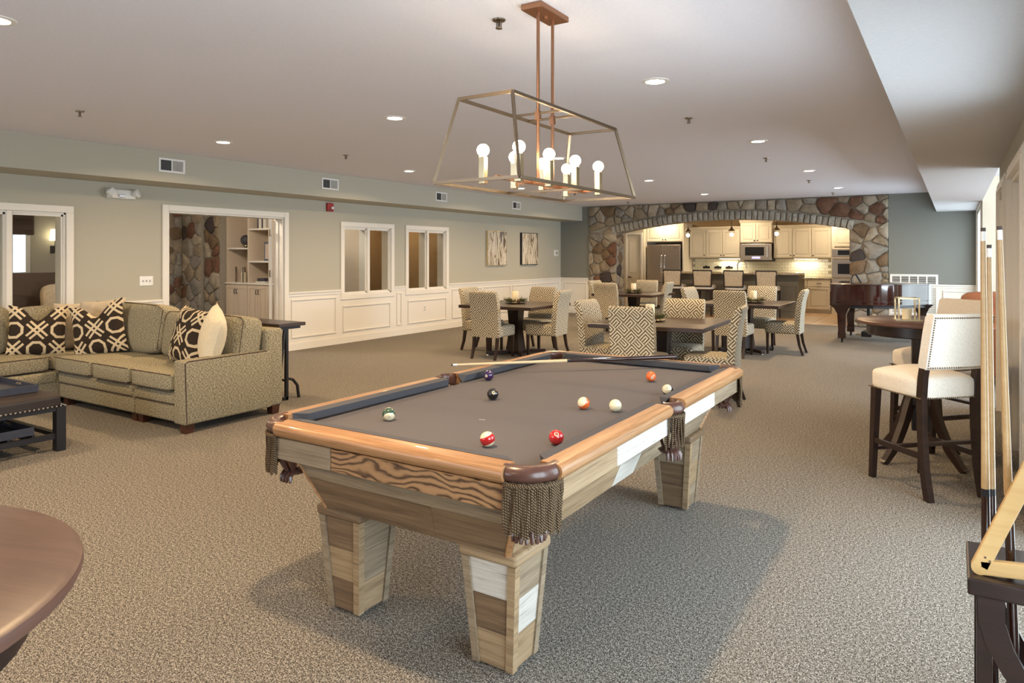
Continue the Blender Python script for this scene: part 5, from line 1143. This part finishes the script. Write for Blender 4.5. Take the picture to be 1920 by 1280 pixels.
# main run faces the camera (-y), left run faces +x
for x0, x1 in ((-7.52, -6.175), (-6.165, -5.515)):
    MB().box(x0, x1, 3.43, 4.40, 0.075, 0.335, 0.02, 3).build('base', M['tweed'], sf, L, smooth=True)
    welt(MB(), [(x0 + 0.01, 3.428, 0.222), (x1 - 0.01, 3.428, 0.222)]).build('welt', M['shade'], sf, L); MB().box(x0 + 0.015, x1 - 0.015, 3.415, 3.45, 0.228, 0.325, 0.016, 3).build('front_roll', M['tweed'], sf, L, smooth=True)
MB().box(-8.55, -7.53, 1.35, 4.40, 0.075, 0.335, 0.02, 3).build('base', M['tweed'], sf, L, smooth=True); MB().box(-7.55, -7.515, 1.37, 3.41, 0.228, 0.325, 0.016, 3).build('front_roll', M['tweed'], sf, L, smooth=True)
for x0, x1 in ((-7.545, -6.835), (-6.83, -6.175), (-6.17, -5.52)):
    c = sp_('seat_cushion', ((x0 + x1) / 2, 3.80, 0.415), (x1 - x0, 0.86, 0.145), 10, 0.10)
    b = MB()
    for z in (0.352, 0.480): welt(b, [(x0 + 0.02, 3.385, z), ((x0 + x1) / 2, 3.378, z + 0.002), (x1 - 0.02, 3.385, z)])
    b.build('welt', M['shade'], c, L)
for y0, y1 in ((1.40, 2.35), (2.36, 3.385)):
    c = sp_('seat_cushion', (-7.96, (y0 + y1) / 2, 0.415), (0.86, y1 - y0, 0.145), 10, 0.10); b = MB()
    for z in (0.352, 0.480): welt(b, [(-7.542, y0 + 0.02, z), (-7.535, (y0 + y1) / 2, z + 0.002), (-7.542, y1 - 0.02, z)])
    b.build('welt', M['shade'], c, L)
sp_('seat_cushion', (-7.96, 3.80, 0.41), (0.84, 0.83, 0.14), 10, 0.08)
MB().box(-8.6, -5.37, 4.22, 4.41, 0.075, 0.80, 0.03, 3).build('back_frame', M['tweed'], sf, L, smooth=True); MB().box(-8.62, -8.38, 1.35, 4.405, 0.075, 0.80, 0.03, 3).build('back_frame', M['tweed'], sf, L, smooth=True)
MB().box(-5.52, -5.36, 3.40, 4.27, 0.075, 0.605, 0.018, 3).build('arm', M['tweed'], sf, L, smooth=True)
welt(MB(), [(-5.362, 3.42, 0.09), (-5.362, 3.405, 0.59), (-5.364, 3.44, 0.603), (-5.364, 4.22, 0.603)], 0.005).build('welt', M['shade'], sf, L)
for x0, x1, z1, y in ((-8.12, -6.66, 0.985, 4.09), (-6.66, -6.02, 0.93, 4.09), (-6.02, -5.41, 0.925, 4.09)):
    c = sp_('back_cushion', ((x0 + x1) / 2, y, (0.47 + z1) / 2), (x1 - x0, 0.26, z1 - 0.47), 6, 0.28, 1, 'tweed', 10, rot(-0.16, 0, 0))
    b = MB(); hw, hz = (x1 - x0) / 2 * 0.94, (z1 - 0.47) / 2 * 0.95; cx, cz = (x0 + x1) / 2, (0.47 + z1) / 2
    b.tube([Vector((cx, y, cz)) + (rot(-0.16, 0, 0) @ Vector((hw * sx_, -0.105, hz * sz_))) for sx_, sz_ in ((-1, -0.8), (-1, 0.8), (-0.85, 0.97), (0, 1.02), (0.85, 0.97), (1, 0.8), (1, -0.8))], 0.0038, 6); b.build('welt', M['shade'], c, L)
for y0, y1, z1 in ((1.45, 2.38, 0.95), (2.38, 3.27, 0.97), (3.30, 4.0, 0.945)): sp_('back_cushion', (-8.22, (y0 + y1) / 2, (0.47 + z1) / 2), (0.26, y1 - y0, z1 - 0.47), 6, 0.28, 0, 'tweed', 10, rot(0, -0.16, 0))
for x, y in ((-5.42, 3.46), (-5.42, 4.33), (-6.12, 3.50), (-6.22, 3.50), (-7.45, 3.50), (-7.62, 1.45)): MB().taper((x, y, 0), (x, y, 0.08), 0.07, 0.085).build('foot', M['cherry'], sf, L)
def pillow(label, cx, cy, cz, size, nrm, roll, m, thick=0.17, chop=0.0, lean=0.15, name='throw_pillow'):
    N = 16; b = MB(); g = [-1 + 2 * i / N for i in range(N + 1)]; uv = []
    def P(u, v, s):
        w_ = (max(0, 1 - u * u) * max(0, 1 - v * v)) ** 0.42
        x = u * (1 - 0.07 * (1 - v * v)); y = v * (1 - 0.07 * (1 - u * u)) - chop * math.exp(-(u / 0.40) ** 2) * max(0, v + 0.2)
        return Vector((x * size / 2, s * w_ * thick / 2, y * size / 2))
    G = {}
    for s in (-1, 1):
        for i, u in enumerate(g):
            for j, v in enumerate(g):
                edge = i in (0, N) or j in (0, N); key = (i, j, 0 if edge else s)
                if key not in G: G[key] = b.bm.verts.new(P(u, v, s))
        for i in range(N):
            for j in range(N):
                q = [G[(a, c, 0 if (a in (0, N) or c in (0, N)) else s)] for a, c in ((i, j), (i + 1, j), (i + 1, j + 1), (i, j + 1))]
                b.bm.faces.new(q if s < 0 else q[::-1])
    o = b.build(name, M[m], None, smooth=True); me = o.data; lay = me.uv_layers[0]
    for p in me.polygons:
        for li in p.loop_indices:
            co = me.vertices[me.loops[li].vertex_index].co; lay.data[li].uv = (co.x, co.z)
    a = math.atan2(nrm[0], -nrm[1]); o.rotation_euler = (rot(0, 0, a) @ rot(-lean, 0, 0) @ rot(0, roll, 0)).to_euler(); o.location = (cx, cy, cz)
    return tag(o, label, 'pillow', 'throw pillows on the sectional')
pillow('brown and cream trellis pillow with a dented top, farthest left on the sofa', -7.90, 3.40, 0.720, 0.51, (0.9, -0.42), 0.05, 'lattice', 0.17, 0.46)
pillow('brown and cream trellis pillow tilted in the corner of the sofa', -7.38, 3.74, 0.735, 0.55, (0.55, -0.83), -0.20, 'lattice', 0.17, 0.40)
pillow('brown and cream trellis pillow seen edge-on beside the cream pillow near the arm', -5.98, 3.84, 0.74, 0.53, (-0.12, -1), 0.08, 'lattice', 0.20, 0.0, 0.25)
pillow('cream silk pillow standing against the sofa arm', -5.635, 3.84, 0.745, 0.50, (-0.42, -0.85), 0.30, 'gold_linen', 0.22, 0.0, 0.2)
pillow('plain beige velvet pillow between the two left trellis pillows', -7.90, 3.80, 0.73, 0.50, (0.75, -0.66), 0.0, 'velvet', 0.16)
pillow('beige velvet pillow peeking out behind the corner trellis pillow', -7.62, 3.90, 0.76, 0.52, (0.45, -0.9), -0.1, 'velvet', 0.14)

# console table behind the sofa
t = thing('console_table', 'narrow console with dark wooden top and black iron legs behind the sofa', 'table', (-6.9, 4.83, 0)); L2 = t.location.copy()
MB().box(-8.2, -5.74, 4.66, 5.0, 0.755, 0.79, 0.004).build('tabletop', M['darktop'], t, L2)
for x in (-5.80, -8.05):
    b = MB().bar((x, 4.80, 0.0), (x, 4.80, 0.755), 0.030, 0.030).bar((x, 4.70, 0.74), (x, 4.97, 0.74), 0.028, 0.028).bar((x, 4.66, 0.02), (x, 4.81, 0.02), 0.03, 0.03).bar((x, 4.68, 0.0), (x, 4.78, 0.755), 0.024, 0.024); b.build('leg_frame', M['black'], t, L2)
    MB().tube([(x, 4.81, 0.22), (x, 4.88, 0.20), (x, 4.94, 0.13), (x, 4.96, 0.0)], 0.016, 8).build('foot_scroll', M['black'], t, L2)
MB().bar((-8.05, 4.80, 0.2), (-5.80, 4.80, 0.2), 0.022, 0.022).build('stretcher', M['black'], t, L2)
# ottoman with trays
t = thing('ottoman', 'dark leather ottoman with nailheads and black frame at the left edge', 'ottoman', (-6.25, 2.0, 0)); L3 = t.location.copy(); OX0, OX1, OY0, OY1 = -6.80, -5.725, 1.30, 2.665
c = MB().soft(((OX0 + OX1) / 2, (OY0 + OY1) / 2, 0.375), (OX1 - OX0, OY1 - OY0, 0.095), 14, 0.05, 2, 10).build('cushion', M['leather'], t, L3, smooth=True)
nails(MB(), [(OX1 - 0.001, OY0 + 0.02, 0.343), (OX1 - 0.001, OY1 - 0.01, 0.343), (OX0 + 0.02, OY1 - 0.001, 0.343)], 0.030, 0.008).build('nailhead_trim', M['chrome'], c, L3, kind='stuff')
for x in (OX0 + 0.035, OX1 - 0.035):
    for y in (OY0 + 0.035, OY1 - 0.035): MB().box(x - 0.034, x + 0.034, y - 0.034, y + 0.034, 0, 0.335, 0.004, 1).build('leg', M['black'], t, L3)
MB().box(OX0 + 0.01, OX1 - 0.01, OY0 + 0.01, OY1 - 0.01, 0.305, 0.335).build('frame', M['black'], t, L3)
for x in (OX0 + 0.035, OX1 - 0.035): MB().bar((x, OY0 + 0.05, 0.115), (x, OY1 - 0.05, 0.115), 0.03, 0.04).build('shelf_rail', M['black'], t, L3)
for y in [OY0 + 0.035, OY1 - 0.035]: MB().bar((OX0 + 0.05, y, 0.115), (OX1 - 0.05, y, 0.115), 0.04, 0.03).build('shelf_rail', M['black'], t, L3)
b = MB()
for i in range(7): y = OY0 + 0.2 + i * 0.16; MB().bar((OX0 + 0.05, y, 0.120), (OX1 - 0.05, y, 0.120), 0.02, 0.05).build('slat', M['black'], t, L3)
def tray(label, x0, x1, y0, y1, z, h):
    t = thing('serving_tray', label, 'tray', ((x0 + x1) / 2, (y0 + y1) / 2, z)); L = t.location.copy()
    MB().box(x0, x1, y0, y1, z, z + 0.012).build('bottom', M['navy'], t, L)
    for r in ((x0, x0 + 0.014, y0, y1), (x1 - 0.014, x1, y0, y1)): MB().box(*r, z + 0.012, z + h).build('rim', M['navy'], t, L)
    for (p, q) in ((y0, y0 + 0.014), (y1 - 0.014, y1)):
        b = MB(); xm = (x0 + x1) / 2
        b.box(x0 + 0.014, xm - 0.06, p, q, z + 0.012, z + h); b.box(xm + 0.06, x1 - 0.014, p, q, z + 0.012, z + h); b.box(xm - 0.06, xm + 0.06, p, q, z + 0.012, z + h * 0.5); b.box(xm - 0.06, xm + 0.06, p, q, z + h * 0.8, z + h); b.build('rim', M['navy'], t, L)
tray('dark navy tray on top of the leather ottoman', -6.66, -6.02, 1.62, 2.60, 0.4255, 0.055); tray('dark navy tray on the lower shelf of the ottoman', -6.60, -5.79, 1.5, 2.47, 0.1455, 0.06)

# ------------------------------------------------------------------ grand piano
t = thing('grand_piano', 'glossy mahogany grand piano in front of the stone arch', 'piano', (-1.1, 13.7, 0)); L = t.location.copy()
out = [(-1.80, 12.95), (-1.78, 12.90), (-1.40, 12.90), (-1.15, 12.92), (-0.95, 13.00), (-0.78, 13.16), (-0.64, 13.38), (-0.54, 13.56), (-0.41, 13.70), (-0.33, 13.86), (-0.33, 14.05), (-0.40, 14.22), (-0.52, 14.33), (-0.80, 14.40), (-1.2, 14.45), (-1.78, 14.46), (-1.80, 14.42)]
def shrink(k): 
    cx, cy = -1.1, 13.65; return [(cx + (x - cx) * k, cy + (y - cy) * k) for x, y in out]
MB().prism(out, lambda x, y: (x, y, 0.66), lambda x, y: (x, y, 0.985)).build('case', M['mahogany'], t, L, smooth=True)
MB().prism(shrink(1.012), lambda x, y: (x, y, 0.987), lambda x, y: (x, y, 1.005), 0.004).build('lid', M['mahogany'], t, L, smooth=True)
MB().prism(shrink(1.006), lambda x, y: (x, y, 0.715), lambda x, y: (x, y, 0.728)).prism(shrink(1.006), lambda x, y: (x, y, 0.655), lambda x, y: (x, y, 0.668)).build('molding', M['mahogany'], t, L)
MB().prism(shrink(0.9), lambda x, y: (x, y, 0.60), lambda x, y: (x, y, 0.655)).build('soundboard_frame', M['black'], t, L)
for x, y in ((-1.63, 13.10), (-1.63, 14.30), (-0.48, 13.95)):
    b = MB().taper((x, y, 0.09), (x, y, 0.52), 0.10, 0.14).taper((x, y, 0.50), (x, y, 0.585), 0.15, 0.22).taper((x, y, 0.585), (x, y, 0.655), 0.22, 0.36).box(x - 0.062, x + 0.062, y - 0.062, y + 0.062, 0.075, 0.19, 0.01); lg = b.build('leg', M['mahogany'], t, L)
    MB().cyl((x - 0.012, y, 0.032), (x + 0.012, y, 0.032), 0.032, n=14).cyl((x, y, 0.03), (x, y, 0.08), 0.018, n=10).build('caster', M['black'], lg, L)
ly = Vector((-1.28, 13.68, 0)); b = MB()
for s in (-1, 1): b.bar(ly + Vector((0, s * 0.10, 0.14)), ly + Vector((0, s * 0.06, 0.62)), 0.035, 0.035)
b.box(ly.x - 0.10, ly.x + 0.06, ly.y - 0.17, ly.y + 0.17, 0.07, 0.16, 0.008); lyr = b.build('lyre', M['black'], t, L)
for s in (-1, 0, 1): MB().box(ly.x - 0.20, ly.x - 0.08, ly.y + s * 0.07 - 0.018, ly.y + s * 0.07 + 0.018, 0.085, 0.10, 0.004).build('pedal', M['brass'], lyr, L)
MB().box(-1.812, -1.80, 13.02, 14.36, 0.74, 0.95, 0.003).build('fallboard', M['mahogany'], t, L)
t = thing('piano_lamp', 'small black curved lamp standing on the piano lid', 'lamp', (-1.47, 13.12, 1.005))
MB().tube([(0, 0, 0), (-0.02, 0, 0.08), (0.01, 0, 0.15), (0.06, 0, 0.155)], 0.011, 8).build('stem', M['black'], t, smooth=True); MB().bar((0.05, 0, 0.165), (0.13, 0, 0.02), 0.05, 0.03, 0.008).build('head', M['black'], t); MB().box(-0.03, 0.03, -0.03, 0.03, 0, 0.01).build('base', M['black'], t)

# ------------------------------------------------------------------ leather seats in the alcove
def lounge(label, x, y, rz, w_):
    t = thing('leather_armchair', label, 'armchair', (x, y, 0), rz)
    MB().soft((0, 0, 0.30), (w_ - 0.3, 0.78, 0.36), 8, 0.1, 2, 8).build('seat', M['cognac'], t, smooth=True); MB().soft((0, -0.36, 0.62), (w_ - 0.1, 0.26, 0.66), 7, 0.2, 1, 8).build('backrest', M['cognac'], t, smooth=True)
    for s in (-1, 1): MB().soft((s * (w_ / 2 - 0.11), 0.02, 0.36), (0.23, 0.86, 0.56), 8, 0.1, 0, 8).build('arm', M['cognac'], t, smooth=True)
    for sx in (-1, 1):
        for sy in (-1, 1): MB().taper((sx * (w_ / 2 - 0.12), sy * 0.34, 0), (sx * (w_ / 2 - 0.12), sy * 0.34, 0.12), 0.05, 0.07).build('foot', M['black'], t)
lounge('cognac leather armchair in the alcove, nearer the white doors', 0.76, 10.1, math.radians(75), 0.95); lounge('cognac leather sofa farther back in the window alcove', 0.95, 12.2, math.radians(178), 1.9)

# ------------------------------------------------------------------ cue rack
t = thing('cue_rack', 'dark wooden floor cue rack at the right edge', 'cue rack', (0.19, 2.34, 0)); L = t.location.copy()
MB().box(0.028, 0.355, 2.20, 2.49, 0.585, 0.63, 0.005).build('top_board', M['espresso'], t, L); MB().box(0.05, 0.345, 2.22, 2.47, 0.03, 0.075, 0.005).build('bottom_board', M['espresso'], t, L)
for x in (0.065, 0.325):
    for y in (2.235, 2.455): MB().box(x - 0.017, x + 0.017, y - 0.017, y + 0.017, 0, 0.585).build('leg', M['espresso'], t, L)
for y in (2.232, 2.458):
    for s in (-1, 1):
        R = []
        for k in range(9):
            q = k / 8; x = 0.195 + s * (0.115 * math.cos(PI * q)); z = 0.585 - 0.51 * q; x += s * 0.02 * math.sin(PI * q)
            R.append([(x - 0.03, y - 0.010 + 0.01 * s, z), (x + 0.03, y - 0.010 + 0.01 * s, z), (x + 0.03, y + 0.010 + 0.01 * s, z), (x - 0.03, y + 0.010 + 0.01 * s, z)])
        MB().rings(R).build('brace', M['espresso'], t, L)
for n, lab, tip, butt in ((1, 'pool cue standing leftmost in the cue rack', (0.066, 2.330, 1.558), (0.077, 2.335, 0.088)), (2, 'thinner pool cue standing behind the other two in the cue rack', (0.083, 2.425, 1.512), (0.094, 2.43, 0.088)),
                          (3, 'leaning pool cue standing rightmost in the cue rack', (0.101, 2.281, 1.560), (0.142, 2.30, 0.090))): cue('pool_cue', lab, tip, butt, 0.495)
t = thing('triangle_rack', 'pale wooden ball triangle propped on the cue rack', 'ball triangle', (0.20, 2.24, 0.63)); A_, R_ = Vector((0.056, 2.245, 0.650)), 0.30
B_ = A_ + Vector((0.112, 0.0, 0.285)); C_ = A_ + Vector((0.300, 0, 0.028))
for p, q in ((A_, B_), (A_, C_), (B_, C_)): MB().bar(p, q, 0.040, 0.022, 0.004, up=(0, 1, 0)).build('side', M['rackwood'], t, t.location)
for p in (A_, B_, C_): MB().cyl(p + Vector((0, -0.0108, 0)), p + Vector((0, 0.0108, 0)), 0.0198, n=18).build('corner', M['rackwood'], t, t.location, smooth=True)
for p in (A_ + Vector((0.012, -0.0112, 0.030)), A_ + Vector((0.022, -0.0112, 0.022)), B_ + Vector((-0.012, -0.0112, -0.030))): MB().cyl(p, p + Vector((0, -0.001, 0)), 0.003, n=8).build('screw', M['bronze'], t, t.location)
